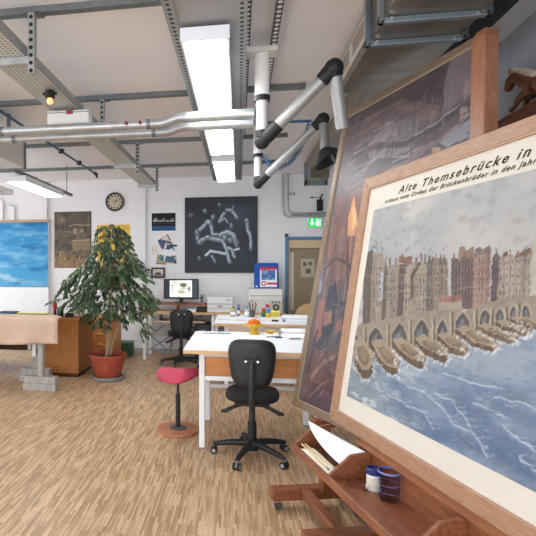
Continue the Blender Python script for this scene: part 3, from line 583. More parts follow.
# ------------------------------------------------------------------ back desk with monitor
yf = 7.45; xl = float(onY(143, 311, yf)[0]); xr = float(onY(214, 311, yf)[0])
bdk = thing('computer_desk', 'pale wooden computer desk on white legs along the back wall', 'desk', (xl, yf, 0)); w = xr - xl
MB().box(0, w, 0, .60, .722, .75).build('desktop', OAK, bdk, .004)
for x, y in ((.02, .03), (w - .02, .03), (.02, .55), (w - .02, .55)): MB().box(x - .02, x + .02, y - .02, y + .02, 0, .722).build('leg', WHITE, bdk)
MB().box(.18, w - .15, .06, .40, .585, .61).build('keyboard_tray', wood('tray_board', (214, 186, 158), (226, 200, 172)), bdk, .003)
for x in (.25, w - .22): MB().box(x - .01, x + .01, .1, .36, .61, .722).build('tray_runner', GALVD, bdk)
MB().box(.05, w - .05, .56, .58, .3, .6).build('cable_panel', M('grey_panel', (196, 196, 198), .6), bdk)
rs = thing('desk_riser', 'reddish brown raised shelf on the computer desk under the monitor', 'shelf', (xl, 7.72, .75)); rw = float(onY(207, 305, 7.72)[0]) - xl
MB().box(-.02, rw, 0, .30, .10, .125).build('shelf_board', RISER, rs, .003)
for x in (0, rw * .5, rw - .03): MB().box(x, x + .025, .02, .28, 0, .10).build('upright', RISER, rs)
mx0, mx1, mz0, mz1 = wall_rect(163.5, 279, 198.5, 299.2, 7.8); mw, mh = mx1 - mx0, mz1 - mz0
mo = thing('computer_monitor', 'black widescreen monitor showing a bright photo on the raised shelf', 'monitor', (mx0, 7.84, .875))
zo = mz0 - .875
MB().box(0, mw, -.02, .03, zo, zo + mh).build('monitor_case', BLACKP, mo, .006)
P = Pic(.02, mw - .02, zo + .022, zo + mh - .018, .004, (40, 46, 54)); x0, x1 = .02 + (mw - .04) * .15, .02 + (mw - .04) * .83; z0, z1 = zo + .03, zo + mh - .024; zm = (z0 + z1) / 2
P.poly([(x0, z0), (x1, z0), (x1, z1), (x0, z1)], (236, 238, 236)); cx_ = x0 + (x1 - x0) * .62
P.ell(cx_, zm + .06, .08, .05, (78, 70, 44), soft=.6); P.ell(cx_ - .03, zm - .05, .1, .05, (150, 158, 130), soft=.6); P.line([(x0 + .04, zm - .04), (x0 + .05, zm + .06)], .012, (70, 60, 50)); P.ell(x1 - .04, zm, .03, .07, (110, 110, 96), soft=.6); P.line([(cx_ - .08, zm), (cx_ + .09, zm + .01)], .01, (96, 82, 60)); P.ell(x0 + .07, z1 - .03, .08, .02, (190, 200, 200), soft=.6)
P.blend((P.noise(16, 16, 6) > .62) & (P.X > x0) & (P.X < x1) & (P.Y > z0) & (P.Y < z1), (120, 116, 90), .35)
P.mesh('screen', paintmat('screen_glow', .3, .4, .75), mo, y=-.0212)
MB().box(mw * .5 - .03, mw * .5 + .03, 0, .03, .012, zo + .02).build('stand_neck', BLACKP, mo); MB().box(mw * .5 - .11, mw * .5 + .11, -.08, .08, 0, .012).build('stand_foot', BLACKP, mo, .004)
def small_box(name, label, cat, px, py_b, Y, z, w, d, h, mat, bevel=.004, group=None, parts=None):
    x = float(onY(px, py_b, Y)[0]); t = thing(name, label, cat, (x, Y, z), 0, group); MB().box(-w / 2, w / 2, -d / 2, d / 2, 0, h).build('body', mat, t, bevel)
    if parts: parts(t, w, d, h)
    return t
def spk(t, w, d, h): MB().tube([(0, -d / 2, h * .65), (0, -d / 2 - .004, h * .65)], w * .32).tube([(0, -d / 2, h * .25), (0, -d / 2 - .004, h * .25)], w * .25).build('speaker_cone', BLACKP, t)
small_box('desktop_speaker', 'small grey loudspeaker standing right of the monitor', 'speaker', 202, 304, 7.8, .875, .065, .09, .145, GREYP, parts=spk, group='desktop speakers'); small_box('desktop_speaker', 'small grey loudspeaker standing left of the monitor', 'speaker', 152, 304, 7.8, .875, .06, .09, .13, M('pale_grey_plastic', (176, 178, 180), .5), parts=spk, group='desktop speakers')
def jarx(name, label, cat, loc, prof, mat, parts=(), group=None, n=20):
    t = thing(name, label, cat, loc, 0, group); MB().lathe(prof, n=n).build('body', mat, t, smooth=True)
    for nm, pf, mt in parts: MB().lathe(pf, n=n).build(nm, mt, t, smooth=True)
    return t
q = onY(146, 300, 7.85); jarx('pencil_cup', 'blue and white cup with green stems beside the left speaker', 'cup', (q[0], 7.85, .875), [(.035, 0), (.045, .1), (.04, .1), (.03, .005)], M('blue_cup', (96, 130, 176), .4), [('rim_band', [(.046, .08), (.047, .1), (.044, .1)], WHITE)])
small_box('telephone', 'black telephone under the raised shelf on the desk', 'telephone', 201.5, 311, 7.66, .75, .16, .14, .05, BLACKP, .012, parts=lambda t, w, d, h: MB().tube([(-.07, -.02, .07), (0, -.02, .078), (.07, -.02, .07)], .016).build('handset', BLACKP, t, smooth=True))
small_box('paper_stack', 'small stack of pale papers and blue folder under the raised shelf', 'papers', 192, 311, 7.66, .75, .14, .16, .04, PAPER, .002, parts=lambda t, w, d, h: MB().box(-w / 2 - .1, -w / 2 + .0, -d / 2, d / 2, 0, .035).build('blue_folder', M('blue_folder', (70, 120, 150), .5), t))
# wall-side cables under the desk
cb = thing('cable', 'thin dark cables hanging under the computer desk', 'cable', (0, 7.98, 0))
for pts in (((147, 327), (152, 337), (160, 343), (166, 350), (172, 345), (174, 332)), ((149, 350), (160, 343), (168, 338), (176, 328)), ((150, 328), (156, 331), (165, 325)), ((190, 325), (196, 331), (207, 332)), ((171, 335), (171, 352))):
    c = [onY(x, y, 7.98) for x, y in pts]; MB().tube([(p[0], 0, p[2]) for p in c], .007, 6).build('strand', BLACKP, cb, smooth=True)
hv = thing('heating_pipe', 'pair of thin white vertical pipes on the wall left of the computer desk', 'pipe', (0, 8.03, 0))
for px in (146.5, 149): x = float(onY(px, 330, 8.03)[0]); MB().tube([(x, 0, .0), (x, 0, .72)], .014, 8).build('pipe', M('painted_pipe', (214, 214, 214), .5), hv, smooth=True)
# black drawer unit right of the desk chair
def bxd(t, w, d, h):
    for k in range(3):
        o = MB().box(-w / 2 + .02, w / 2 - .02, -d / 2 - .012, -d / 2, .03 + k * .18, .195 + k * .18).build('drawer', M('dark_drawer', (50, 50, 53), .5), t, .003); MB().box(-.05, .05, -d / 2 - .025, -d / 2 - .012, .12 + k * .18, .135 + k * .18).build('drawer_pull', GREYP, o)
small_box('drawer_unit', 'black drawer unit under the right end of the computer desk', 'drawers', 203.3, 330, 7.64, 0, .24, .40, .57, M('black_unit', (38, 38, 41), .5), parts=bxd)
# white printer
def prn(t, w, d, h):
    MB().box(-w / 2 + .02, w / 2 - .02, -d / 2 - .004, -d / 2, h * .52, h * .56).box(-w / 2 + .02, w / 2 - .02, -d / 2 - .004, -d / 2, h * .25, h * .28).build('drawer_gap', M('gap_grey', (150, 152, 156), .6), t); MB().box(-.04, .04, -d / 2 - .012, -d / 2, h * .36, h * .44).build('paper_handle', GREYP, t); MB().box(w * .25, w * .42, -d / 2 - .005, -d / 2, h * .75, h * .88).build('control_panel', M('panel_grey', (190, 192, 196), .4), t)
t = small_box('printer', 'white boxy printer on the desk between monitor and grey cabinet', 'printer', 220.5, 312, 7.8, .75, .40, .38, .245, M('printer_white', (226, 228, 232), .5), .01, parts=prn)
# printer sits on a low desk extension
pe = thing('side_desk', 'pale side desk behind the far work table under printer and grey cabinet', 'desk', (xr + .005, 7.5, 0)); pw = float(onY(286, 311, 7.5)[0]) - xr
MB().box(0, pw, 0, .56, .722, .75).build('desktop', OAK, pe, .004)
for x in (.03, pw - .03):
    for y in (.03, .52): MB().box(x - .02, x + .02, y - .02, y + .02, 0, .722).build('leg', WHITE, pe)
gx0, gx1, gz0, gz1 = wall_rect(248.5, 289, 282.5, 318, 7.62); gw = gx1 - gx0
gc = thing('steel_cabinet', 'pale grey steel apparatus cabinet with a round dial below the blue poster', 'cabinet', (gx0, 7.56, .7505)); gh = gz1 - .75
GC = M('cabinet_cream', (222, 221, 216), .5)
MB().box(0, gw, 0, .46, 0, gh).build('body', GC, gc, .006)
MB().box(.01, gw - .01, -.012, 0, gh * .56, gh * .97).build('lid_front', M('lid_cream', (230, 229, 225), .5), gc, .004)
MB().box(.02, gw - .02, -.016, -.012, gh * .72, gh * .745).build('lid_groove', GREYP, gc)
MB().box(.01, gw * .62, -.012, 0, .02, gh * .53).build('door', GC, gc, .004)
MB().box(gw * .64, gw - .01, -.012, 0, .02, gh * .53).build('dial_panel', M('dial_panel', (206, 204, 198), .5), gc, .004)
MB().tube([(gw * .8, -.012, gh * .26), (gw * .8, -.03, gh * .26)], .05, 20).build('dial', M('dial_black', (66, 66, 68), .4), gc, smooth=True); MB().tube([(gw * .8, -.03, gh * .26), (gw * .8, -.036, gh * .26)], .024, 16).build('dial_centre', M('dial_pale', (190, 190, 186), .4), gc)
for k in range(3): MB().tube([(gw * (.7 + .1 * k), -.012, gh * .46), (gw * (.7 + .1 * k), -.022, gh * .46)], .012, 10).build('knob', BLACKP, gc)
def d_blue(P, w, h):
    P.blend(P.noise(3, 3, 2), (30, 92, 176), .5); P.poly([(w * .24, h * .06), (w * .93, h * .06), (w * .93, h * .82), (w * .24, h * .82)], (240, 240, 244)); P.poly([(w * .24, h * .72), (w * .93, h * .74), (w * .93, h * .84), (w * .24, h * .84)], (206, 36, 60)); P.poly([(w * .3, h * .34), (w * .86, h * .34), (w * .86, h * .72), (w * .3, h * .72)], (70, 110, 170)); P.blend((P.noise(20, 20, 12) > .52) & (P.X > w * .3) & (P.X < w * .86) & (P.Y > h * .34) & (P.Y < h * .72), (150, 190, 220), .7)
    P.poly([(w * .3, h * .1), (w * .48, h * .1), (w * .48, h * .28), (w * .3, h * .28)], (196, 40, 66)); P.line([(w * .55, h * .19), (w * .9, h * .19)], .03, (200, 40, 60)); P.ell(w * .39, h * .19, .02, .02, (250, 250, 250)); P.ell(w * .1, h * .08, .015, .015, (230, 235, 245))
bp = wall_rect(254, 262.5, 278.5, 288, 7.9)
t, P = sheet('blue_poster_board', 'blue board with red and white print leaning on top of the grey cabinet', 'poster', (bp[0], bp[1], .7505 + gh, .7505 + gh + bp[3] - bp[2]), 7.86, .005, (24, 78, 164), d_blue, thick=.012, edge=(24, 70, 150)); t.rotation_euler = (math.radians(-6), 0, 0)
# rounded wooden chair by the door
q = onz(304, 352, 0)
wc = thing('plywood_chair', 'tan plywood chair with a rounded back in front of the door', 'chair', (1.02, 7.15, 0))
TAN = wood('tan_plywood', (196, 160, 112), (210, 176, 128))
arc = [(.22 * math.cos(a), .78 + .16 * math.sin(a)) for a in np.linspace(0, PI, 17)]
MB().prism([(-.22, .45)] + arc[::-1] + [(.22, .45)], -.02, 0).build('backrest', TAN, wc, .006); MB().box(-.22, .24, -.01, .42, .43, .455).build('seat', TAN, wc, .008)
MB().box(.2, .6, -.02, 0, .55, .78).build('side_panel', TAN, wc, .006)
for x in (-.18, .2):
    for y in (0.02, .38): MB().box(x - .018, x + .018, y - .018, y + .018, 0, .43).build('leg', TAN, wc)
# ------------------------------------------------------------------ work tables
def work_table(loc, w, d, h, label, drawer):
    t = thing('work_table', label, 'table', loc, 0, 'white work tables')
    MB().box(0, w, 0, d, h - .004, h).build('laminate_top', WHITETOP, t); MB().box(0, w, 0, d, h - .034, h - .004).build('wood_edge', OAK, t, .003)
    y0, y1, x0, x1 = .12, min(.82, d - .1), .14, w - .14; z1 = h - .034
    for x in (x0, x1):
        for y in (y0, y1):
            lg = MB().box(x - .022, x + .022, y - .022, y + .022, .012, z1).build('leg', WHITE, t, .003); MB().lathe([(.024, 0), (.024, .012)], (x, y, 0), 12).build('leg_foot', GREYP, lg)
    for y in (y0, y1):
        MB().box(x0 + .022, x1 - .022, y - .015, y + .015, z1 - .035, z1).build('top_rail', WHITE, t)
        MB().box(x0 + .022, x1 - .022, y - .015, y + .015, z1 - .225, z1 - .19).build('lower_rail', WHITE, t)
    for x in (x0, x1): MB().box(x - .015, x + .015, y0 + .022, y1 - .022, z1 - .225, z1 - .19).build('side_rail', WHITE, t)
    MB().box(x0 + .022, x1 - .022, y1 - .012, y1 + .012, .32, .35).build('stretcher', WHITE, t)
    if drawer: MB().box(x0 + .026, x1 - .026, y0 - .012, y0 + .02, z1 - .188, z1 - .037).build('drawer_front', DRAWW, t, .003)
    else: MB().box(x0 + .026, x1 - .026, y0, y0 + .02, z1 - .188, z1 - .037).build('drawer_front', M('pale_drawer', (226, 214, 196), .5), t, .003)
    return t
p = onz(183, 349.5, .81); T1 = (float(p[0]), float(p[1]), 0); H1 = .81
work_table(T1, 1.18, 1.12, H1, 'white topped work table with orange wood drawer front behind the black swivel chair', True)
p = onz(214, 323, .80); T2 = (float(p[0]), float(p[1]), 0); H2 = .80
work_table(T2, 1.45, 1.05, H2, 'second white topped work table standing behind the front work table', False)
# ------------------------------------------------------------------ swivel chairs
def pad(wt, wb, h, t, curve, n=40, ex=3.6, both=True):
    m = MB(); rings = (.0, .35, .65, .85, .95, 1.0); vs = []; fs = []
    def pt(s, k, side):
        a = 2 * PI * k / n; c, q = math.cos(a), math.sin(a); rr = (abs(c) ** ex + abs(q) ** ex) ** (-1 / ex); u, v = c * rr * s, q * rr * s
        x = u * (wt * (1 + v) / 2 + wb * (1 - v) / 2) / 2; th = t / 2 * (1 - s ** 6) ** .5 if s < 1 else 0
        return (x, curve * x * x + side * th, v * h / 2)
    for side in (-1, 1):
        for s in rings: vs += [pt(s, k, side) for k in range(n)]
    R = len(rings)
    for b in (0, R):
        for i in range(R - 1):
            for k in range(n): fs.append(((b + i) * n + k, (b + i) * n + (k + 1) % n, (b + i + 1) * n + (k + 1) % n, (b + i + 1) * n + k))
    bm = bmesh.new(); B = [bm.verts.new(v) for v in vs]
    for f in fs:
        try: bm.faces.new([B[i] for i in f])
        except ValueError: pass
    bmesh.ops.remove_doubles(bm, verts=bm.verts, dist=1e-5); bm.verts.ensure_lookup_table()
    for i, v in enumerate(bm.verts): v.index = i
    m.add([v.co[:] for v in bm.verts], [[v.index for v in f.verts] for f in bm.faces]); bm.free(); return m
def tf(mb, mat): mb.v = [tuple(mat @ Vector(p)) for p in mb.v]; return mb
def swivel_chair(loc, rz, label):
    t = thing('swivel_chair', label, 'chair', loc, rz, 'black swivel chairs')
    Tm = Matrix.Translation
    br = tf(pad(.37, .29, .37, .045, 1.3), Tm((0, -.24, .755)) @ Matrix.Rotation(math.radians(6), 4, 'X')).build('backrest', M('chair_shell', (34, 36, 39), .5), t, smooth='all')
    tf(pad(.315, .24, .31, .03, 1.3), Tm((0, -.258, .755)) @ Matrix.Rotation(math.radians(6), 4, 'X')).build('back_panel', M('chair_panel', (46, 48, 52), .55), br, smooth='all')
    tf(pad(.34, .26, .33, .05, 1.3), Tm((0, -.225, .755)) @ Matrix.Rotation(math.radians(6), 4, 'X')).build('back_cushion', BLACKF, br, smooth='all')
    tf(pad(.42, .40, .42, .075, 0.0), Tm((0, .03, .475)) @ Matrix.Rotation(-PI / 2, 4, 'X')).build('seat', BLACKF, t, smooth='all')
    MB().box(-.13, .13, -.12, .14, .415, .44).build('seat_plate', BLACKP, t, .006)
    MB().tube([(0, -.285, .80), (0, -.29, .70), (0, -.275, .5), (0, -.24, .43), (0, -.12, .42)], .021, 10).build('back_bar', M('bar_black', (44, 46, 49), .45), t, smooth=True)
    bk = MB().box(-.055, .055, -.305, -.28, .775, .80).build('back_bracket', BLACKP, t, .008)
    for x in (-.042, .042): MB().tube([(x, -.305, .787), (x, -.31, .787)], .009, 10).build('bolt', CHROME, bk)
    for s in (-1, 1): MB().tube([(s * .06, -.02, .41), (s * .14, -.04, .385), (s * .2, -.05, .355), (s * .235, -.05, .35)], [.014, .014, .017, .012], 8).build('lever', BLACKP, t, smooth=True)
    MB().tube([(0, 0, .40), (0, 0, .26)], .024, 16).build('gas_lift', M('lift_black', (56, 58, 61), .3, .4), t, smooth=True); MB().tube([(0, 0, .27), (0, 0, .13)], .034, 16).build('column_cover', BLACKP, t, smooth=True)
    MB().lathe([(.055, .06), (.06, .09), (.05, .13), (.036, .14)], n=20).build('base_hub', BLACKP, t, smooth=True)
    for k in range(5):
        a = -PI / 2 + math.radians(51) + k * 2 * PI / 5; c, s = math.cos(a), math.sin(a); tip = Vector((c * .295, s * .295, 0))
        lg = MB().tube([(c * .04, s * .04, .105), (c * .16, s * .16, .098), (c * .26, s * .26, .08), (c * .30, s * .30, .07)], [.027, .023, .019, .017], 10).build('base_leg', BLACKP, t, smooth=True)
        MB().tube([tip + Vector((0, 0, .072)), tip + Vector((0, 0, .03))], .008, 8).build('caster_stem', GREYP, lg)
        w = Vector((-s, c, 0)); MB().tube([tip - w * .0275 + Vector((0, 0, .026)), tip + w * .0275 + Vector((0, 0, .026))], .015, 14).build('caster_hub', M('hub_grey', (150, 156, 164), .5), lg, smooth=True)
        for q in (-1, 1):
            wh = MB().tube([tip + w * q * .008 + Vector((0, 0, .026)), tip + w * q * .026 + Vector((0, 0, .026))], .026, 18).build('caster_wheel', BLACKP, lg, smooth=True)
    return t
ch = swivel_chair((.10, 3.76, 0), math.radians(-2), 'black swivel chair with star base in front of the near work table')
ch2 = dup(ch, (float(onY(182, 362, 7.22)[0]), 7.1, 0), math.radians(8), 'black swivel chair pushed to the computer desk below the monitor')
for o_ in list(COL.objects):
    if o_.parent == ch2 and o_.name.split('.')[0] in ('backrest', 'back_bar'): o_.location.z -= 0.085
# ------------------------------------------------------------------ saddle stool
q = onz(178, 430.5, 0)
st = thing('saddle_stool', 'red saddle stool on a black column and round wooden base beside the work table', 'stool', (q[0], q[1], 0), math.radians(-12))
MB().lathe([(.185, 0), (.19, .008), (.187, .022), (.12, .027), (.0001, .027)], n=48).build('base_disc', wood('stool_base', (170, 108, 76), (190, 128, 94), 5, (1, 8, 1)), st, smooth=True)
MB().lathe([(.075, .027), (.075, .033), (.05, .036), (.02, .04)], n=28).build('base_plate', M('stool_ring', (96, 96, 98), .45, .3), st, smooth=True)
MB().tube([(0, 0, .03), (0, 0, .33)], .022, 14).build('column_cover', BLACKP, st, smooth=True); MB().tube([(0, 0, .33), (0, 0, .47)], .013, 12).build('gas_lift', M('lift_black', (56, 58, 61), .3, .4), st, smooth=True)
s_ = MB().ball((0, 0, 0), 1, 32)
def sad(p):
    x, y, z = p; sx = x * .20; sy = y * .17; zz = z * (.06 if z > 0 else .055); zz += .03 * (x * x) ** .9 * (1 if z > -.2 else .6) - .05 * (y * y) - .02 * math.exp(-(x * 2.2) ** 2) * (z > 0)
    zz += -.03 * max(0, -x) ** 2
    return (sx, sy, zz + .51)
s_.v = [sad(p) for p in s_.v]; s_.build('seat', M('red_fabric', (176, 64, 86), .85, 0, .12, 80, .1), st, smooth='all')
MB().lathe([(.05, .455), (.06, .465), (.06, .475)], n=16).build('seat_mount', BLACKP, st)
# ------------------------------------------------------------------ the two big paintings
def frame_mat(o, u, v):
    u = Vector(u).normalized(); v = Vector(v).normalized(); n = v.cross(u).normalized(); m = Matrix((u, n, v)).transposed().to_4x4(); m.translation = Vector(o); return m
def plane_uv(o, u, v):
    o, u, v = map(np.array, (o, u, v)); n = np.cross(v, u)
    def f(x, y):
        r = ray(x, y); q = CO + r * (((o - CO) @ n) / (r @ n)) - o; return (float(q @ u), float(q @ v))
    return f
FO, FU, FV = (0.51376, 2.90601, 0.57891), (0.25732, -0.96618, 0.01656), (0.15131, 0.05721, 0.98683)
BO, BU, BV = (0.38596, 3.65368, 0.44186), (0.37176, -0.92760, 0.03669), (0.18549, 0.11295, 0.97613)
FW_, FH_ = 2.0, 1.41; BW_, BH_ = 1.30, 2.26
F_ = plane_uv(FO, FU, FV)
fp = thing('bridge_painting', 'framed print of an old bridge with houses over water and handwritten title, nearest the viewer', 'painting'); fp.matrix_world = frame_mat(FO, FU, FV)
fw = .066
fr = frame_mb(FW_, FH_, fw, 0, .035).build('frame', FRAMEW, fp, .004)
frame_mb(FW_ - 2 * fw + .016, FH_ - 2 * fw + .016, .012, .002, .03, fw - .008, fw - .008).build('inner_slip', wood('slip_wood', (160, 124, 98), (182, 146, 120)), fr)
MB().box(.01, FW_ - .01, .03, .036, .01, FH_ - .01).build('backing_board', M('backing_board', (120, 96, 74), .8), fp)
MATW = M('mat_board', (208, 203, 191), .8, 0, .02, 4)
pu0, pv0, pv1 = .139, .168, 1.212; pu1 = FW_ - .139
MB().box(fw - .004, FW_ - fw + .004, .014, .029, fw - .004, FH_ - fw + .004).build('mat_board', MATW, fp)
P = Pic(pu0, pu1, pv0, pv1, .0042, (176, 178, 178), warp=.006)
# sky
n = P.noise(2.2, 3.2, 31, 5); P.blend(np.clip((n - .38) * 2.2, 0, 1), (204, 201, 195), .7); P.blend(np.clip((P.noise(1.6, 2.2, 12) - .42) * 2.4, 0, 1), (156, 162, 170), .65)
P.blend(np.clip((P.Y - 1.0) * 5, 0, 1), (166, 171, 178), .5); P.blend(np.clip((P.noise(4, 6, 57) - .6) * 5, 0, 1), (220, 214, 204), .6); P.blend(P.noise(60, 60, 77, 2), (214, 210, 204), .15)
F2 = lambda pts: [F_(*p) for p in pts]
def FP(pts, c, a=1.0): P.poly(F2(pts), c, a)
def FL(pts, w, c, a=1.0): P.line(F2(pts), w, c, a)
wl_ = F2([(340, 340), (536, 318)]); sl = (wl_[1][1] - wl_[0][1]) / (wl_[1][0] - wl_[0][0])
base = wl_[0][1] + sl * (P.X - wl_[0][0]); t_ = np.clip((base - P.Y) / np.maximum(base - pv0, .01), 0, 1); inw = (P.Y < base)
P.blend(inw, (158, 170, 182), 1); P.blend(np.where(inw, np.clip(t_ * 1.2, 0, 1) * np.clip((P.X - .2) * 1.4, 0.1, 1), 0), (88, 114, 152), .85)
P.blend(np.where(inw, np.clip(1 - (P.X - .14) * 2.6, 0, 1) * np.clip(t_ * 1.5, 0, 1), 0), (92, 106, 112), .8)
P.blend(np.where(inw, np.clip((P.X - .95) * 2, 0, 1) * np.clip((t_ - .35) * 2, 0, 1), 0), (112, 128, 142), .6)
wn = P.noise(5, 18, 41, 4); P.blend(np.where(inw, np.clip((wn - .46) * 3, 0, 1), 0), (170, 184, 198), .5); P.blend(np.where(inw, np.clip((.5 - wn) * 3, 0, 1), 0), (74, 98, 134), .5)
wn = P.noise(12, 40, 43, 3); P.blend(np.where(inw & (P.X < .8), np.clip((wn - .58) * 8, 0, 1) * np.clip(1.4 - P.X * 1.5, 0, 1), 0), (224, 229, 232), .7)
random.seed(8)
for pts in (((405, 385), (425, 395), (440, 408), (452, 424), (470, 432)), ((432, 392), (450, 402), (462, 418), (478, 446), (486, 458)), ((470, 402), (490, 412), (505, 420)), ((500, 425), (515, 440), (536, 452)), ((380, 390), (400, 402), (420, 412), (432, 432)), ((490, 396), (520, 404), (536, 410)), ((440, 372), (470, 384), (500, 388)), ((515, 456), (528, 468), (536, 472))):
    q = []
    for (ax, ay), (bx, by) in zip(pts[:-1], pts[1:]):
        for t in (0, .25, .5, .75): q.append((ax + (bx - ax) * t + random.uniform(-1.5, 1.5), ay + (by - ay) * t + random.uniform(-1.2, 1.2)))
    FL([(x + 2, y + 3) for x, y in q], .018, (116, 142, 178), .35); FL(q, .004, (218, 226, 234), .8)
    for x, y in q: FL([(x, y), (x + random.uniform(4, 9), y + random.uniform(-1, 3))], .003, (206, 216, 226), .6)
for i in range(420):
    x = random.uniform(345, 560); y = random.uniform(360, 500)
    a_ = random.uniform(3, 9); FL([(x, y), (x + a_, y + a_ * random.uniform(.2, .5))], .0035, random.choice([(196, 208, 220), (66, 92, 132), (128, 150, 178), (84, 106, 140)]), .45)
# houses on the bridge
dk, md_, lt_ = (92, 82, 76), (138, 124, 112), (170, 158, 140)
FP([(362, 256), (380, 252), (384, 266), (410, 262), (440, 262), (446, 296), (446, 322), (440, 322), (362, 334)], (150, 138, 124))
blocks = [([(362, 252), (371, 250), (369, 326), (360, 330)], (98, 88, 82)), ([(370, 262), (373, 255), (378, 255), (381, 262), (379, 320), (368, 322)], (152, 140, 126)), ([(378, 272), (381.5, 272), (380, 300), (376, 302)], (176, 182, 190)),
    ([(382, 266), (397, 265), (394, 318), (380, 320)], (142, 132, 120)), ([(382, 266), (385, 266), (383, 318), (379, 320)], (98, 90, 84)), ([(396, 262), (397, 256), (410, 256), (409, 264)], (132, 98, 86)), ([(397, 264), (403, 264), (400, 320), (394, 320)], (96, 84, 80)), ([(403, 266), (409.5, 266), (408, 318), (400, 319)], (156, 144, 130)),
    ([(409, 274), (417, 262), (424, 274), (423, 315), (408, 316)], (154, 142, 124)), ([(408, 275), (417, 261), (418, 264), (411, 276), (410, 300), (408, 300)], (92, 74, 66)), ([(424, 262), (431, 258), (431, 312), (423, 313)], (112, 102, 98)), ([(431, 258), (445, 257), (445, 294), (431, 312)], (136, 120, 110)),
    ([(448, 258), (471, 256), (469.5, 309), (459, 308), (448, 296)], (100, 86, 86)), ([(471, 255), (488, 250), (486, 302), (469.5, 309)], (154, 126, 112)), ([(455, 257), (456, 247), (462, 246), (464, 250), (471, 245), (471.5, 257)], (142, 116, 100)), ([(471, 257), (472, 248), (476, 246), (480, 249), (487, 244), (488, 252)], (112, 98, 104)),
    ([(436, 296), (459, 294), (459, 301), (436, 302)], (150, 108, 92)), ([(436, 302), (459, 301), (459, 316), (436, 322)], (164, 152, 136)), ([(489, 258), (493, 252), (497, 255), (495, 304), (487, 304)], (86, 76, 78)), ([(496, 258), (502, 252), (501, 300), (494, 303)], (150, 134, 124)), ([(496, 258), (503, 250), (505, 256), (502, 256)], (104, 74, 68)),
    ([(502, 256), (511, 254), (509, 300), (501, 302)], (166, 154, 142)), ([(511, 257), (530, 250), (527, 296), (509, 299)], (152, 142, 132)), ([(511, 258), (513, 252), (530, 247), (530, 252)], (120, 92, 74)), ([(528, 248), (533, 238), (534, 296), (526, 297)], (186, 180, 166)), ([(534, 244), (560, 232), (570, 290), (534, 298)], (150, 148, 142))]
for pts, c in blocks: FP(pts, c)
# corner shading strips, cornices, half timbering as painted in the print
for x, y0_, y1_, c in ((372, 262, 320, (120, 108, 98)), (376, 262, 320, (176, 164, 148)), (387, 268, 318, (168, 156, 142)), (391, 266, 318, (118, 106, 96)), (406, 268, 316, (182, 168, 150)), (413, 276, 314, (122, 108, 96)), (420, 276, 314, (172, 158, 138)), (427, 262, 312, (90, 80, 78)), (434, 262, 308, (156, 138, 124)), (439, 260, 300, (104, 92, 88)), (443, 260, 296, (150, 134, 120)), (453, 260, 300, (82, 70, 74)), (459, 260, 300, (118, 100, 98)), (465, 260, 304, (86, 72, 74)), (474, 256, 304, (172, 144, 126)), (480, 254, 302, (134, 106, 96)), (485, 252, 300, (112, 92, 88)), (499, 258, 300, (176, 160, 146)), (507, 258, 300, (132, 120, 112)), (516, 258, 296, (176, 166, 152)), (521, 256, 296, (126, 114, 108)), (525, 254, 294, (160, 150, 138))): FL([(x, y0_), (x - 1.5, y1_)], .008, c, .75)
for y in (268, 276, 284, 292, 300):
    for xa_, xb_ in ((363, 381), (383, 409), (409, 445), (449, 487), (497, 528)): FL([(xa_, y + (380 - xa_) * .03), ((xa_ + xb_) / 2, y - .8 - (xa_ - 380) * .06), (xb_, y - (xb_ - 380) * .06)], .004, random.choice([(84, 74, 70), (176, 162, 144)]), .55)
random.seed(3)
for x0, x1, y0, y1, wn_ in ((363, 369, 262, 316, (70, 64, 62)), (371, 379, 266, 314, (84, 76, 72)), (385, 394, 272, 312, (80, 72, 68)), (403, 408, 270, 312, (76, 68, 64)), (411, 422, 278, 308, (74, 64, 60)), (425, 431, 264, 306, (66, 58, 58)), (433, 444, 262, 292, (76, 66, 64)), (450, 469, 262, 292, (58, 48, 52)), (473, 486, 258, 298, (86, 66, 62)), (497, 501, 262, 296, (70, 60, 62)), (503, 510, 260, 296, (88, 78, 74)), (513, 527, 260, 292, (82, 74, 72))):
    y = y0
    while y < y1:
        x = x0
        while x < x1: 
            if random.random() < .85: FP([(x, y), (x + 1.3, y - .2), (x + 1.3, y + 3.0), (x, y + 3.2)], wn_, .8); FL([(x + 1.6, y), (x + 1.6, y + 3)], .003, (196, 184, 164), .6)
            x += 3.1
        y += 7.2
for x in (364, 383, 387, 393, 399, 403, 413, 418, 422, 426, 429, 432, 437, 441, 450, 456, 462, 467, 473, 479, 485, 493, 499, 506, 514, 521, 527):
    y = 261 - (x - 364) * .07 - random.uniform(0, 5); FP([(x, y), (x + 1.6, y - .3), (x + 1.6, y + 9), (x, y + 9)], random.choice([(120, 92, 84), (98, 84, 80), (140, 120, 108)]))
for i in range(14): x = 367 + random.uniform(0, 14); y = random.uniform(238, 252); FL([(x, y), (x + 1.2, y + 1.5)], .005, (90, 92, 96), .8)
for x in (404, 426, 440, 466, 520): FL([(x, 250), (x + 4, 246.5)], .006, (120, 118, 118), .6)
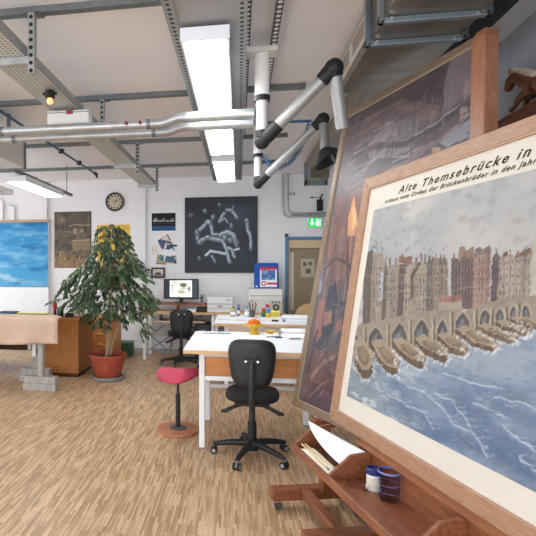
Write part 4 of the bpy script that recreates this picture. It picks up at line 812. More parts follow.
# arches band
FP([(350, 338), (357, 324), (382, 320), (400, 315), (436, 309), (460, 311), (486, 301), (536, 294), (560, 290), (560, 318), (536, 322), (500, 330), (460, 338), (440, 348), (395, 352), (350, 358)], (152, 140, 124))
P.blend((P.noise(26, 26, 5, 3) > .56) & (P.Y < base + .08) & (P.Y > base - .06), (138, 124, 104), .3)
for x0, x1, yt, yb2 in ((349, 357, 332, 352), (366, 381, 326, 352), (389, 405, 322, 350), (411, 427, 318, 346), (434, 445, 317, 344), (452, 467, 311, 334), (476, 488, 308, 328), (492, 502, 306, 325), (506, 515, 305, 320), (518, 527, 303, 317)):
    xm = (x0 + x1) / 2; h_ = yb2 - yt; ar = [(x0, yb2), (x0 + .2, yt + h_ * .45), (x0 + (x1 - x0) * .22, yt + h_ * .18), (xm, yt), (x1 - (x1 - x0) * .22, yt + h_ * .18), (x1 - .2, yt + h_ * .45), (x1, yb2)]
    FP(ar, (78, 74, 74)); FP([(x0 + 2.5, yb2), (x0 + 3.5, yt + h_ * .5), (xm + 1, yt + h_ * .25), (xm + 2.5, yb2)], (126, 134, 142), .7); FL(ar, .009, (200, 188, 164), .6)
    FL([(x0 - 2.5, yt + 2), (x0 - 2.5, yb2)], .012, (92, 82, 74), .8); FL([(x0 - 4.5, yt + 2), (x0 - 4.5, yb2)], .010, (202, 188, 162), .7)
def pier(pts_top, drop, tipw=1.0):
    low = [(x + .3, y + drop) for x, y in pts_top]
    k = len(pts_top)
    for i in range(k): FP([pts_top[i], pts_top[(i + 1) % k], low[(i + 1) % k], low[i]], (98, 78, 58))
    FP(low, (98, 78, 58)); FP(pts_top, (164, 148, 124))
    cxx = sum(x for x, y in pts_top) / k; cyy = sum(y for x, y in pts_top) / k; FP([(cxx + (x - cxx) * .62, cyy + (y - cyy) * .62 + 1) for x, y in pts_top], (116, 98, 78), .85); FP([(cxx + (x - cxx) * .4, cyy + (y - cyy) * .4 - 1) for x, y in pts_top], (148, 130, 106), .8)
    for i in range(k // 2, k):
        (ax, ay), (bx, by) = pts_top[i], pts_top[(i + 1) % k]
        for t in np.linspace(0, 1, 7): FL([(ax + (bx - ax) * t, ay + (by - ay) * t + .5), (ax + (bx - ax) * t, ay + (by - ay) * t + drop * .95)], .0035, random.choice([(62, 48, 36), (128, 106, 82)]), .7)
    for i in range(k // 2 - 1, k):
        (ax, ay), (bx, by) = low[i], low[(i + 1) % k]
        for t in np.linspace(0, 1, 9):
            x = ax + (bx - ax) * t + random.uniform(-2, 2); y = ay + (by - ay) * t + random.uniform(-.5, 2); FL([(x, y), (x + random.uniform(-2.5, 2.5), y + random.uniform(.6, 2.6))], .005, (228, 232, 234), .75)
pier([(352, 340), (360, 338), (370, 350), (371, 361), (366, 370), (360, 369), (353, 358)], 9)
pier([(369, 341), (379, 339), (392, 351), (397, 360), (394, 368), (385, 366), (376, 356)], 7)
pier([(390, 339), (399, 337), (414, 346), (423, 355), (419, 362), (408, 358), (396, 348)], 7)
pier([(412, 337), (421, 334), (436, 342), (446, 350), (443, 356), (432, 352), (418, 345)], 7)
pier([(434, 334), (444, 332), (458, 340), (465, 346), (460, 350), (448, 347)], 6)
pier([(452, 328), (462, 325), (490, 338), (495, 342), (488, 346), (470, 341)], 5)
pier([(475, 325), (482, 322), (508, 332), (514, 336), (508, 339), (492, 334)], 5)
pier([(492, 322), (500, 319), (524, 327), (528, 330), (520, 332)], 4)
pier([(506, 318), (514, 315), (540, 322), (544, 326), (536, 327)], 4)
# the part of the print beyond the visible edge, same bridge continued
for i in range(7):
    x = 1.26 + i * .09; P.poly([(x, .82 + .01 * i), (x + .075, .82 + .01 * i), (x + .075, 1.02 + .02 * (i % 3)), (x, 1.02 + .02 * (i % 3))], random.choice([md_, lt_, dk])); P.poly([(x + .02, .72), (x + .06, .72), (x + .06, .79), (x + .04, .82), (x + .02, .79)], (84, 82, 84))
P.blend(np.clip((P.noise(18, 26, 91, 4) - .5) * 3, 0, 1), (196, 184, 168), .16); P.blend(np.clip((.5 - P.noise(22, 30, 92, 4)) * 3, 0, 1), (70, 66, 66), .16)
P.blend(P.noise(80, 80, 15, 2), (238, 236, 230), .10)
P.img = P.img * .88; P.mesh('print', PAINT, fp, y=.0125)
INK = M('ink', (38, 34, 34), .8)
a0 = F_(398, 192.6); a1 = F_(532.8, 153.3); b0 = F_(385, 202.8); b1 = F_(536, 160.6)
text_mesh('Alte Themsebrücke in', .053, INK, 'title_lettering', fp, (a0[0] - .022, .0128, a0[1]), .4, .0010, 1.3, a1[0] - a0[0])
text_mesh('erbaut vom Orden der Brückenbrüder in den Jahren', .030, INK, 'subtitle_lettering', fp, (b0[0] - .022, .0128, b0[1] + .002), .4, .0007, 1.2, (b1[0] - b0[0]) * 1.06)
# tall dark painting behind
B_ = plane_uv(BO, BU, BV)
bp_ = thing('foundry_painting', 'tall dark painting of a steel hall with workers, leaning behind the bridge print', 'painting'); bp_.matrix_world = frame_mat(BO, BU, BV)
fw = .05
frb = frame_mb(BW_, BH_, fw, 0, .04).build('frame', DARKFR, bp_, .003)
frame_mb(BW_ - 2 * fw + .012, BH_ - 2 * fw + .012, .01, .004, .03, fw - .006, fw - .006).build('inner_slip', M('slip_gold', (176, 158, 132), .5), frb)
MB().box(.01, BW_ - .01, .034, .041, .01, BH_ - .01).build('backing_board', MC['backing_board'], bp_)
P = Pic(fw - .004, BW_ - fw + .004, fw - .004, BH_ - fw + .004, .0065, (84, 74, 78), warp=.012)
def BP(pts, c, a=1.0): P.poly([B_(*p) for p in pts], c, a)
def BL(pts, w, c, a=1.0): P.line([B_(*p) for p in pts], w, c, a)
P.blend(P.noise(4, 4, 2), (108, 92, 94), .5); P.blend(np.clip((P.Y - 1.3) * 1.2, 0, 1), (92, 80, 84), .5)
BP([(346, 116), (475, 45), (475, 60), (346, 128)], (74, 64, 68), .8)
BP([(405, 98), (440, 60), (448, 62), (440, 110), (415, 112)], (66, 56, 60), .9); BP([(440, 90), (450, 58), (476, 44), (474, 82), (446, 112)], (112, 98, 102), .9); BP([(462, 80), (474, 74), (474, 96), (462, 100)], (142, 116, 116), .8)
BP([(395, 118), (400, 100), (440, 105), (432, 120)], (116, 92, 92), .8); BL([(396, 106), (432, 112)], .02, (136, 108, 104), .7)
BP([(362, 150), (385, 122), (418, 118), (412, 148), (372, 162)], (128, 124, 130), .8)
for i in range(6): BL([(374 + 8 * i, 126 - i), (370 + 8 * i, 156 - 2 * i)], .012, (96, 90, 96), .7)
BL([(352, 156), (375, 144), (405, 142), (430, 128), (470, 98)], .06, (70, 68, 74), .9); BL([(352, 154), (375, 141), (405, 139), (430, 125), (470, 95)], .014, (150, 142, 144), .8)
BL([(352, 172), (378, 160), (410, 158), (440, 140), (470, 116)], .05, (76, 76, 84), .9); BL([(352, 169), (378, 157), (410, 155), (440, 137), (470, 113)], .012, (150, 124, 118), .8)
BP([(438, 142), (448, 130), (470, 118), (470, 134), (446, 146)], (138, 146, 156), .8); BP([(430, 148), (438, 146), (440, 154), (432, 156)], (178, 134, 108), .9); BP([(458, 108), (466, 104), (466, 116), (458, 120)], (168, 140, 134), .7)
for (a, b) in (((346, 130), (400, 100)), ((343, 142), (378, 122)), ((345, 190), (366, 178)), ((338, 200), (364, 186)), ((346, 165), (380, 140))): BL([a, b], .02, (142, 96, 88), .65)
BP([(336, 200), (366, 186), (350, 260), (332, 300), (326, 260)], (124, 82, 72), .75)
for i in range(7): BL([(332 + 5 * i, 215 + (i % 3) * 6), (322 + 5 * i, 300)], .016, (90, 54, 48) if i % 2 else (162, 108, 88), .8)
BP([(352, 195), (357, 222), (353, 236), (346, 236), (347, 218)], (214, 140, 88)); BP([(352, 203), (355, 222), (350, 232)], (236, 178, 122), .8)
BL([(324, 268), (334, 258), (346, 262), (350, 272)], .018, (62, 44, 46)); BL([(346, 240), (346, 290)], .018, (62, 44, 46))
BP([(316, 246), (324, 244), (320, 290), (312, 300)], (128, 140, 158), .8)
BP([(328, 286), (334, 282), (336, 296), (330, 330), (318, 350), (312, 346), (322, 310)], (48, 52, 66)); BP([(343, 300), (353, 292), (354, 310), (346, 336), (340, 352), (333, 360), (336, 330)], (54, 60, 76))
BL([(334, 300), (344, 306), (354, 286)], .03, (48, 50, 62)); BP([(322, 312), (330, 310), (330, 322), (322, 326)], (182, 120, 96), .8); BP([(334, 322), (340, 318), (340, 330), (334, 336)], (172, 104, 86), .8)
BP([(300, 395), (312, 348), (330, 352), (345, 330), (350, 340), (334, 425)], (104, 72, 72), .95); BP([(300, 400), (312, 382), (340, 392), (333, 424)], (74, 56, 66), .8)
BL([(310, 376), (322, 362), (334, 356)], .03, (168, 136, 118), .6); BL([(316, 388), (326, 380)], .02, (160, 118, 104), .5); BL([(326, 352), (330, 395)], .014, (60, 44, 48), .8)
BP([(313, 330), (318, 300), (324, 300), (320, 334), (314, 344)], (152, 92, 80), .8); BL([(306, 372), (316, 330)], .03, (70, 46, 52), .8)
rb = random.Random(4)
for i in range(34):
    x = rb.uniform(346, 470); y = 128 - (x - 344) * .56 + rb.uniform(8, 75); L_ = rb.uniform(10, 34); c_ = rb.choice([(60, 50, 54), (138, 112, 106), (150, 140, 144), (112, 84, 80)])
    BL([(x, y), (x + L_, y - L_ * rb.choice([.55, .62, .9]))], rb.uniform(.008, .016), c_, .6)
for i in range(16): x = rb.uniform(350, 465); y = 124 - (x - 344) * .56 + rb.uniform(6, 50); BL([(x, y), (x - 3, y + rb.uniform(12, 30))], .01, rb.choice([(64, 54, 58), (130, 116, 118)]), .6)
for pts in (((333, 282), (336, 300), (330, 332), (322, 350)), ((352, 292), (354, 314), (347, 338)), ((327, 300), (338, 308), (346, 303)), ((318, 346), (326, 352)), ((335, 360), (341, 350))): BL(pts, .022, (38, 42, 56), .9); BL([(x + 1, y) for x, y in pts], .007, (112, 120, 138), .7)
for i in range(18): x = rb.uniform(306, 345); y = rb.uniform(330, 400); BL([(x, y), (x + rb.uniform(4, 12), y - rb.uniform(3, 10))], .01, rb.choice([(150, 104, 92), (66, 44, 50), (176, 132, 112)]), .6)
P.blend(P.noise(9, 6, 61, 4) > .56, (60, 50, 56), .25); P.blend(P.noise(30, 8, 17, 3), (150, 140, 144), .10); P.blend(np.clip((P.noise(10, 24, 71, 4) - .5) * 3, 0, 1), (128, 108, 108), .3); g_ = P.img.mean(axis=2, keepdims=True); P.img = g_ + (P.img - g_) * .82
P.mesh('painted_canvas', paintmat('glossy_oil_paint', .42, .35), bp_, y=.012)
# ------------------------------------------------------------------ the big easel
phi = math.radians(14.913); EX = Vector((math.sin(phi), -math.cos(phi), 0)); EY = Vector((math.cos(phi), math.sin(phi), 0))
es_ = thing('studio_easel', 'brown wooden studio easel with tray and casters carrying the framed bridge print', 'easel', (FO[0], FO[1], 0), phi - PI / 2)
def EL(p): q = Vector(p) - Vector((FO[0], FO[1], 0)); return Vector((q.dot(EX), q.dot(EY), q.z))
RS = math.tan(math.radians(.96))
def beam(name, x, yn, yf, caster=True):
    b = MB().box(x - .035, x + .035, yn, yf, .06, .13).build(name, EASEL, es_, .006)
    for y in (yn + .03, yf - .03):
        MB().box(x - .022, x + .022, y - .022, y + .022, .05, .06).build('caster_plate', CHROME, b)
        MB().tube([(x, y, .055), (x, y + .012, .03)], .012, 10).build('caster_fork', GREYP, b)
        MB().tube([(x - .014, y + .014, .025), (x + .014, y + .014, .025)], .025, 16).build('caster_wheel', M('caster_grey', (70, 72, 76), .4), b, smooth=True)
for x in (-.13, .36, 1.05): beam('foot_beam', x, -.30, .55)
MB().box(-.095, .325, -.125, -.065, .075, .125).build('floor_rail', EASEL, es_, .005); MB().box(.395, 1.015, -.125, -.065, .075, .125).build('floor_rail', EASEL, es_, .005)
# tray
def shear(mb): mb.v = [(x, y, z + RS * x) for x, y, z in mb.v]; return mb
shear(MB().box(.075, 1.9, -.235, -.03, .435, .45)).build('tray_floor', EASEL, es_)
shear(MB().box(.07, 1.9, -.255, -.235, .432, .472)).build('tray_lip', EASEL, es_, .003)
for x in (.075, .50, 1.12):
    shear(MB().prism([(-.235, .4505), (-.235, .472), (-.13, .56), (-.05, .57), (-.03, .57), (-.03, .4505)], x, x + .018, 'x')).build('tray_divider', EASEL, es_, .002)
shear(MB().box(.40, 1.9, -.03, -.012, .41, .574)).build('tray_back', EASEL, es_)
shear(MB().box(.385, 1.9, -.045, .065, .5745, .5785)).build('painting_ledge', wood('ledge_wood', (136, 82, 52), (162, 104, 70), 4, (2, 14, 14), .4), es_)
shear(MB().box(.40, 1.9, .0, .05, .50, .574)).build('ledge_beam', EASEL, es_, .003)
for x in (.10, .36, 1.05): MB().box(x - .03, x + .03, -.18, .03, .385, .43 + RS * x).build('tray_bracket', EASEL, es_, .004)
for x in (.10, 1.05):
    MB().bar((x, -.05, .39), (x + (-.20 if x < .5 else 0), .02, .12), .055, .06, (1, 0, 0)).build('support_post', EASEL, es_, .004)
# mast seen above the print
MT = frame_mat(FO, FU, FV); ME = es_.matrix_world
mp_ = lambda u, n, v: EL(MT @ Vector((u, n, v)))
mu = lambda v: .735 - .162 * (v - 1.496)
mm = MB(); vs = []
for v, w in ((-.40, .085), (1.925, .085), (1.97, .06)):
    k = 0 if v < 1.93 else .012
    for du, dn in ((k, k), (.085 - k, k), (.085 - k, .065 - k), (k, .065 - k)): vs.append(mp_(mu(v) + du, .072 + dn, v))
mm.add(vs, [(0, 1, 2, 3)] + [(4 * j + i, 4 * j + (i + 1) % 4, 4 * j + 4 + (i + 1) % 4, 4 * j + 4 + i) for j in (0, 1) for i in range(4)] + [(8, 9, 10, 11)])
mm.build('mast', wood('mast_wood', (128, 84, 58), (150, 102, 74), 4, (10, 10, 2), .4), es_, .006)
MB().bar(mp_(mu(-.38) + .04, .105, -.38), (1.05, .30, .13), .06, .06, (1, 0, 0)).build('mast_foot', EASEL, es_, .004)
# rear ledge that carries the tall painting
c0 = EL(BO); c1 = EL(Vector(BO) + Vector(BU) * BW_)
for t in (.30, .85):
    q = c0.lerp(c1, t); MB().box(q.x - .03, q.x + .03, q.y - .05, q.y + .09, q.z - .05, q.z - .001).build('rear_ledge', EASEL, es_, .003)
    MB().bar((q.x, q.y + .02, q.z - .05), (q.x, q.y + .02, .13), .05, .05, (1, 0, 0)).build('rear_post', EASEL, es_)
MB().box(c0.lerp(c1, .30).x - .03, 1.02, c0.lerp(c1, .5).y - .01, c0.lerp(c1, .5).y + .05, .075, .129).build('rear_rail', EASEL, es_)
# things in the tray (placed in the easel's own directions)
def EW(x, y, z): p = Vector((FO[0], FO[1], 0)) + EX * x + EY * y; return (p.x, p.y, z)
erz = phi - PI / 2
zt = lambda x: .4505 + RS * x
q_ = EL(onz(374, 489.5, .462)); jx, jy = q_.x, q_.y
jar = thing('paste_jar', 'white jar with a dark blue lid in the easel tray behind the clear cup', 'jar', EW(jx, jy, zt(jx)), erz)
MB().lathe([(.028, 0), (.031, .004), (.031, .075), (.029, .078)], n=28).build('jar_body', M('jar_white', (226, 224, 216), .4), jar, smooth=True); MB().lathe([(.0335, .072), (.0335, .096), (.030, .098), (.0305, .088), (.001, .088)], n=28).build('lid', M('lid_blue', (40, 48, 110), .35), jar, smooth=True)
MB().lathe([(.0313, .02), (.0315, .022), (.0315, .06), (.0313, .062)], n=28, closed=False).build('jar_label', M('jar_label', (208, 206, 186), .6), jar, smooth=True)
q_ = EL(onz(389, 500, .463)); kx, ky = q_.x, q_.y
CLEAR = M('clear_plastic', (226, 228, 246), .02, trans=1.0, ior=1.06)
cup = thing('clear_cup', 'clear plastic cup with violet tint in the easel tray', 'cup', EW(kx, ky, zt(kx)), erz)
MB().lathe([(.001, .002), (.038, .002), (.040, .01), (.044, .125), (.0425, .125), (.0385, .012), (.001, .006)], n=36, closed=False).build('cup_wall', CLEAR, cup, smooth=True)
MB().lathe([(.0445, .118), (.046, .122), (.0445, .127), (.0425, .126)], n=36, closed=False).build('cup_rim', M('violet_rim', (120, 122, 178), .15), cup, smooth=True)
for z in (.04, .07): MB().lathe([(.0415 + z * .03, z), (.0417 + z * .03, z + .002)], n=36, closed=False).build('measuring_mark', MC['violet_rim'], cup)
q_ = EL(onz(357, 484, .478)); gx, gy_ = q_.x, q_.y
g = thing('glass_vial', 'small clear glass vial lying in the tray beside the blue lidded jar', 'vial', EW(gx, gy_ - .01, zt(gx) + .0165), erz); MB().tube([(-.02, -.03, 0), (.02, .04, 0)], .016, 18).build('vial', CLEAR, g, smooth=True); MB().tube([(.02, .04, 0), (.026, .05, 0)], .012, 16).build('stopper', M('stopper', (208, 204, 194), .6), g, smooth=True)
bx = .28
b_ = thing('clear_bottle', 'clear plastic tube lying in the left compartment of the easel tray', 'bottle', EW(bx, -.125, zt(bx) + .0185), erz); MB().tube([(-.11, -.02, 0), (.10, .02, 0)], .018, 18).build('tube', CLEAR, b_, smooth=True); MB().tube([(.10, .02, 0), (.125, .025, 0)], .012, 14).build('cap', GREYP, b_, smooth=True)
# leaning white sheet
A_, B2, C_ = Vector(EL(onz(308, 421, .565))), Vector((.47, -.045, .575)), Vector((.475, -.15, .475))
A_ = Vector((.105, -.20, .60))
def tray_pt(px, py, yy):
    r = Vector(ray(px, py)); o = Vector(CO) - Vector((FO[0], FO[1], 0)); t = (yy - o.dot(EY)) / r.dot(EY); q = o + r * t; return Vector((q.dot(EX), q.dot(EY), q.z))
A_ = tray_pt(308, 420.5, -.13); D_ = tray_pt(310, 428, -.15); B2 = tray_pt(365.5, 452, -.055); C_ = tray_pt(345, 469, -.15)
vs = []; N = 14
for i in range(N + 1):
    t = i / N; tp = A_.lerp(B2, t); bt = D_.lerp(C_, t)
    for j in range(7): s = j / 6; q = tp.lerp(bt, s); q.z += .012 * math.sin(PI * s) * math.sin(PI * t) - .0; q.y -= .02 * math.sin(PI * t) * s; vs.append(q)
m = MB().add(vs, [(i * 7 + j, i * 7 + j + 1, i * 7 + j + 8, i * 7 + j + 7) for i in range(N) for j in range(6)])
o_ = m.build('paper_sheet', PAPER, None, smooth='all'); o_.location = (FO[0], FO[1], 0); o_.rotation_euler = (0, 0, erz); tag(o_, 'white paper sheet leaning in the left compartment of the easel tray', 'paper')
sm = o_.modifiers.new('Solid', 'SOLIDIFY'); sm.thickness = .001
# booklet and rulers in the tray
bk = thing('paper_booklet', 'cream folded booklet under the clear tube at the front of the easel tray', 'booklet', EW(.33, -.195, zt(.33)), erz)
MB().box(-.17, .15, -.036, .036, 0, .012).build('pages', M('cream_paper', (232, 226, 206), .8), bk, .002); MB().box(-.171, .151, -.037, .037, .012, .014).build('cover', M('cover_paper', (240, 236, 222), .8), bk)
for k in range(2):
    t = thing('wooden_stick', ['pale thin wooden stick lying across the booklet in the easel tray, front one', 'pale thin wooden stick lying across the booklet in the easel tray, rear one'][k], 'stick', EW(.30, -.205 + .028 * k, zt(.3) + .0195), erz + .06 * k); MB().tube([(-.19, 0, 0), (.12, 0, 0)], .005, 8).build('shaft', wood('stick_wood', (206, 182, 140), (222, 200, 160)), t); MB().tube([(.12, 0, 0), (.14, 0, 0)], .006, 8).build('tip', GREYP, t)
# ------------------------------------------------------------------ shelf and horse on the right wall
SHX = 1.50; shz = 2.315
sh = thing('wall_shelf', 'brown wooden wall shelf at upper right under the toy horse', 'shelf', (0, 0, 0))
MB().box(SHX, XR - .001, 1.2, 3.7, shz - .03, shz).build('shelf_board', wood('shelf_wood', (112, 58, 32), (140, 78, 46)), sh, .003)
for y in (1.5, 3.3): MB().prism([(XR - .001, shz - .03), (SHX + .05, shz - .03), (XR - .001, shz - .22)], y, y + .025, 'y').build('bracket', EASEL, sh)
HX = 1.56
def hp3(y, z, x=0.0): return Vector((x, y, z))
hz = thing('toy_horse', 'brown and white toy horse figurine rearing on the wall shelf at right', 'horse', (HX, 2.70, shz)); hz.scale = (.84, .84, .84)
def skin_body(name, verts, edges, radii, mat, parent, sub=2, root=0):
    me = bpy.data.meshes.new(name); me.from_pydata([tuple(v) for v in verts], edges, []); o = bpy.data.objects.new(name, me); COL.objects.link(o)
    m = o.modifiers.new('Skin', 'SKIN'); m.use_smooth_shade = True
    for i, r in enumerate(radii): sv = me.skin_vertices[0].data[i]; sv.radius = (r, r); sv.use_root = (i == root)
    s = o.modifiers.new('Sub', 'SUBSURF'); s.levels = sub; s.render_levels = sub; bpy.context.view_layer.update()
    me2 = bpy.data.meshes.new_from_object(o.evaluated_get(bpy.context.evaluated_depsgraph_get())); bpy.data.objects.remove(o)
    me2.materials.clear(); me2.materials.append(mat)
    for p in me2.polygons: p.use_smooth = True
    q = bpy.data.objects.new(name, me2); COL.objects.link(q); q.parent = parent; return q
# local: +y = towards the back wall (the horse looks that way), z above shelf
V = [(0, -.16, .125), (0, -.04, .115), (0, .12, .135), (0, .22, .155), (0, .30, .205), (0, .37, .262), (0, .43, .275), (0, .475, .245), (0, .515, .205),   # rump..muzzle
     (.03, .20, .105), (.035, .33, .10), (.035, .36, .055), (.035, .385, .02), (-.03, .20, .105), (-.035, .30, .085), (-.035, .345, .05), (-.035, .40, .035),
     (.03, -.17, .09), (.03, -.12, .055), (.03, -.17, .03), (.03, -.155, .012), (-.03, -.17, .09), (-.03, -.10, .055), (-.03, -.15, .03), (-.03, -.135, .012)]
Ed = [(0, 1), (1, 2), (2, 3), (3, 4), (4, 5), (5, 6), (6, 7), (7, 8), (2, 9), (9, 10), (10, 11), (11, 12), (2, 13), (13, 14), (14, 15), (15, 16), (0, 17), (17, 18), (18, 19), (19, 20), (0, 21), (21, 22), (22, 23), (23, 24)]
Rr = [.062, .06, .066, .056, .05, .044, .04, .034, .024, .034, .022, .014, .016, .034, .022, .014, .016, .036, .022, .014, .015, .036, .022, .014, .015]
V[0:3] = [(0, -.16, .118), (0, -.04, .115), (0, .10, .125)]
skin_body('body', V, Ed, Rr, M('horse_brown', (134, 82, 56), .45, 0, .25, 14), hz, root=1)
mn = MB()
for k in range(7):
    t = k / 6; y = .20 + .24 * t; z = .205 + .115 * t
    mn.ball((0.0, y - .012, z - .004), .034, 10, (.9, 1, .9))
mn.build('mane', M('horse_mane', (214, 196, 176), .7, 0, .15, 40), hz, smooth='all')
for s in (-1, 1):
    MB().lathe([(.012, 0), (.009, .02), (.001, .038)], (s * .022, .425, .305), 8).build('ear', MC['horse_brown'], hz, smooth=True); MB().ball((s * .033, .455, .27), .006, 8).build('eye', BLACKP, hz, smooth=True)
for x, y, z in ((.035, .388, .016), (-.035, .405, .03), (.03, -.155, .011), (-.03, -.135, .011)): MB().tube([(x, y - .004, z + .012), (x, y + .004, z - .010)], [.014, .019], 10).build('hoof', M('hoof_pale', (196, 190, 180), .5), hz, smooth=True)
MB().tube([(0, -.21, .13), (0, -.26, .10), (0, -.275, .045)], [.016, .022, .008], 8).build('tail', MC['horse_mane'], hz, smooth=True)
bkx = MB().ball((0, 0, .13), 1, 24, (.055, .30, .13)); bkx.v = [(x, y + .03 * math.sin(z * 30), max(z, 0.0) + (.05 * math.sin(y * 9 + 1) if z > .08 else 0)) for x, y, z in bkx.v]
single(bkx, 'black_bag', M('black_cloth', (22, 24, 28), .9), 'crumpled black cloth bag on the wall shelf behind the toy horse', 'bag', (XR - .075, 2.72, shz), smooth='all')
# ------------------------------------------------------------------ wooden desk and drawer cabinet at left
q = onz(78.3, 377.5, 0); dx, dy = float(q[0]), float(q[1]); DH = .785
wd_ = thing('writing_desk', 'brown veneered writing desk behind the paper covered trestle table', 'desk', (dx, dy, 0))
MB().box(-2.0, .015, -.015, .66, DH - .03, DH).build('desktop', DESKW, wd_, .003)
for x0, nm in ((-.48, 'pedestal'), (-1.95, 'pedestal')):
    pd = MB().box(x0, x0 + .48, 0, .64, .05, DH - .03).build(nm, DESKW, wd_, .002); MB().box(x0 + .01, x0 + .47, .02, .62, 0, .05).build('plinth', M('plinth_dark', (70, 46, 30), .6), pd)
MB().box(-1.47, -.48, .50, .52, .25, DH - .03).build('modesty_panel', M('dark_panel', (74, 50, 34), .6), wd_)
q = onz(93.5, 362, 0); cx0 = float(q[0])
dc = thing('drawer_cabinet', 'orange wooden drawer cabinet with brass cup handles behind the potted tree', 'cabinet', (cx0 - .08, 7.05, 0))
MB().box(0, .42, 0, .5, 0, .70).build('carcass', DRAWW, dc, .003)
for k in range(4):
    d_ = MB().box(.012, .408, -.018, 0, .05 + .16 * k, .195 + .16 * k).build('drawer', DRAWW, dc, .004); MB().ball((.21, -.018, .125 + .16 * k), .05, 14, (1, .4, .45)).build('cup_handle', BRASS, d_, smooth='all')
q = onz(124, 357, 0); gcx = thing('plastic_crate', 'dark green plastic crate on the floor behind the potted tree', 'crate', (q[0], q[1], 0)); GRN = M('green_plastic', (40, 84, 52), .5)
MB().box(-.12, .12, 0, .22, 0, .22).build('crate_body', GRN, gcx, .01); MB().box(-.13, .13, -.01, .23, .22, .24).build('crate_rim', M('green_rim', (52, 104, 64), .5), gcx, .004)
for z in (.06, .12, .17): MB().box(-.10, .10, -.004, 0, z, z + .012).build('crate_rib', MC['green_rim'], gcx)
q = onz(57, 318, DH); ph_ = thing('pen_holder', 'black pen holder full of dark pens on the writing desk', 'holder', (q[0], q[1] + .12, DH)); MB().lathe([(.04, 0), (.045, .085), (.041, .085), (.037, .005)], n=18).build('cup', BLACKP, ph_, smooth=True)
for k in range(6): a = k * 1.05; MB().tube([(.02 * math.cos(a), .02 * math.sin(a), .006), (.05 * math.cos(a), .04 * math.sin(a), .13 + .01 * (k % 3))], .005, 6).build('pen', M('pen_ink', (40, 44, 58), .4), ph_)
q = onz(67, 317.5, DH); single(MB().box(-.05, .05, -.04, .04, 0, .05).tube([(-.04, 0, .05), (.03, 0, .10)], .008, 6), 'tape_dispenser', BLACKP, 'black desk tool standing right of the pen holder on the writing desk', 'tool', (q[0], q[1] + .10, DH))
q = onz(49.5, 318, DH); rm = thing('red_bottle', 'slim red bottle with a black foot on the writing desk beside the sky canvas', 'bottle', (q[0] + .02, q[1] + .14, DH))
MB().lathe([(.022, 0), (.02, .09), (.018, .10)], n=14).build('foot', BLACKP, rm, smooth=True); MB().lathe([(.016, .10), (.03, .13), (.03, .18), (.012, .21), (.012, .235)], n=14).build('bottle_body', M('bottle_red', (176, 40, 46), .4), rm, smooth=True)
# ------------------------------------------------------------------ trestle table with brown paper
TZ = .86; q = onz(39, 391, 0); tx = float(q[0]); ty = float(q[1]); rx = float(onz(57, 319, TZ)[0])
tt = thing('trestle_table', 'grey wooden trestle table under the brown paper at far left', 'table', (tx, ty, 0)); GW = wood('grey_wood', (150, 147, 142), (176, 173, 168), 5, (10, 10, 2), .7)
MB().box(rx - tx - 2.3, rx - tx - .27, -.06, .48, TZ - .03, TZ - .002).build('tabletop', GW, tt)
for dxx, dyy in ((0, 0), (-.25, .42), (-1.6, 0), (-1.85, .42)):
    b = MB().box(dxx - .205, dxx + .205, dyy, dyy + .12, 0, .082).box(dxx - .195, dxx + .195, dyy + .01, dyy + .11, .086, .165).box(dxx - .19, dxx + .19, dyy + .015, dyy + .105, .08, .088).build('trestle_base', GW, tt, .005)
    MB().box(dxx - .033, dxx + .033, dyy + .03, dyy + .09, .165, TZ - .03).build('trestle_post', GW, tt, .003)
    MB().box(dxx - .10, dxx - .055, dyy + .03, dyy + .05, .40, TZ - .03).build('white_batten', M('batten_white', (214, 212, 208), .7), b)
for dxx in (0, -1.6): MB().bar((dxx - .01, .085, .40), (dxx - .24, .45, .40), .05, .05).build('cross_bar', M('cross_bar_dark', (52, 48, 46), .6), tt)
PAPB = M('brown_paper', (196, 170, 148), .7, 0, .07, 5, .9)
vs = []; NX, prof = 40, [(.74, .004), (.55, .006), (.35, .004), (.15, .005), (.0, .004), (-.055, .004), (-.08, -.012), (-.088, -.06), (-.09, -.12), (-.092, -.18), (-.094, -.24), (-.096, -.30), (-.097, -.335)]
for i in range(NX + 1):
    x = -2.35 + 2.36 * i / NX
    for j, (y, z) in enumerate(prof):
        if y > 0: y *= .62 * (1 if x < -.27 else max(.06, 1 - (x + .27) / .36))
        hang = max(0, -z) / .335; wob = .022 * hang * math.sin(x * 9 + 2 * math.sin(x * 3) + j * .35) + .006 * math.sin(x * 31 + j * 1.3) * (z < -.01) - .012 * hang; e = max(0, (x - (-.0)) / .09)
        zz = z + (.006 * math.sin(x * 7 + j) if j < 5 else 0) * .5 - (.012 * e if x > 0 else 0) + hang * .05 * (x + 1.2) / 1.2 * (x > -1.2)
        vs.append((x + hang * .02 * (i == NX), y + wob, zz + .004))
n_ = len(prof); mpp = MB().add(vs, [(i * n_ + j, i * n_ + j + 1, (i + 1) * n_ + j + 1, (i + 1) * n_ + j) for i in range(NX) for j in range(n_ - 1)])
o_ = single(mpp, 'brown_paper', PAPB, 'sheet of brown packing paper draped over the front of the trestle table', 'paper', (rx, ty, TZ), smooth='all')
sm = o_.modifiers.new('Solid', 'SOLIDIFY'); sm.thickness = .0015; sm.offset = 1
q = onz(32, 314, TZ + .012); yr = thing('yellow_ruler', 'long yellow ruler lying on the brown paper', 'ruler', (q[0], ty + .36, TZ + .014)); MB().box(-.20, .20, -.045, .045, 0, .012).build('ruler_body', M('ruler_yellow', (226, 214, 80), .5), yr, .002); MB().box(-.2, .2, -.047, -.045, .002, .01).build('ruler_edge', GREYP, yr)
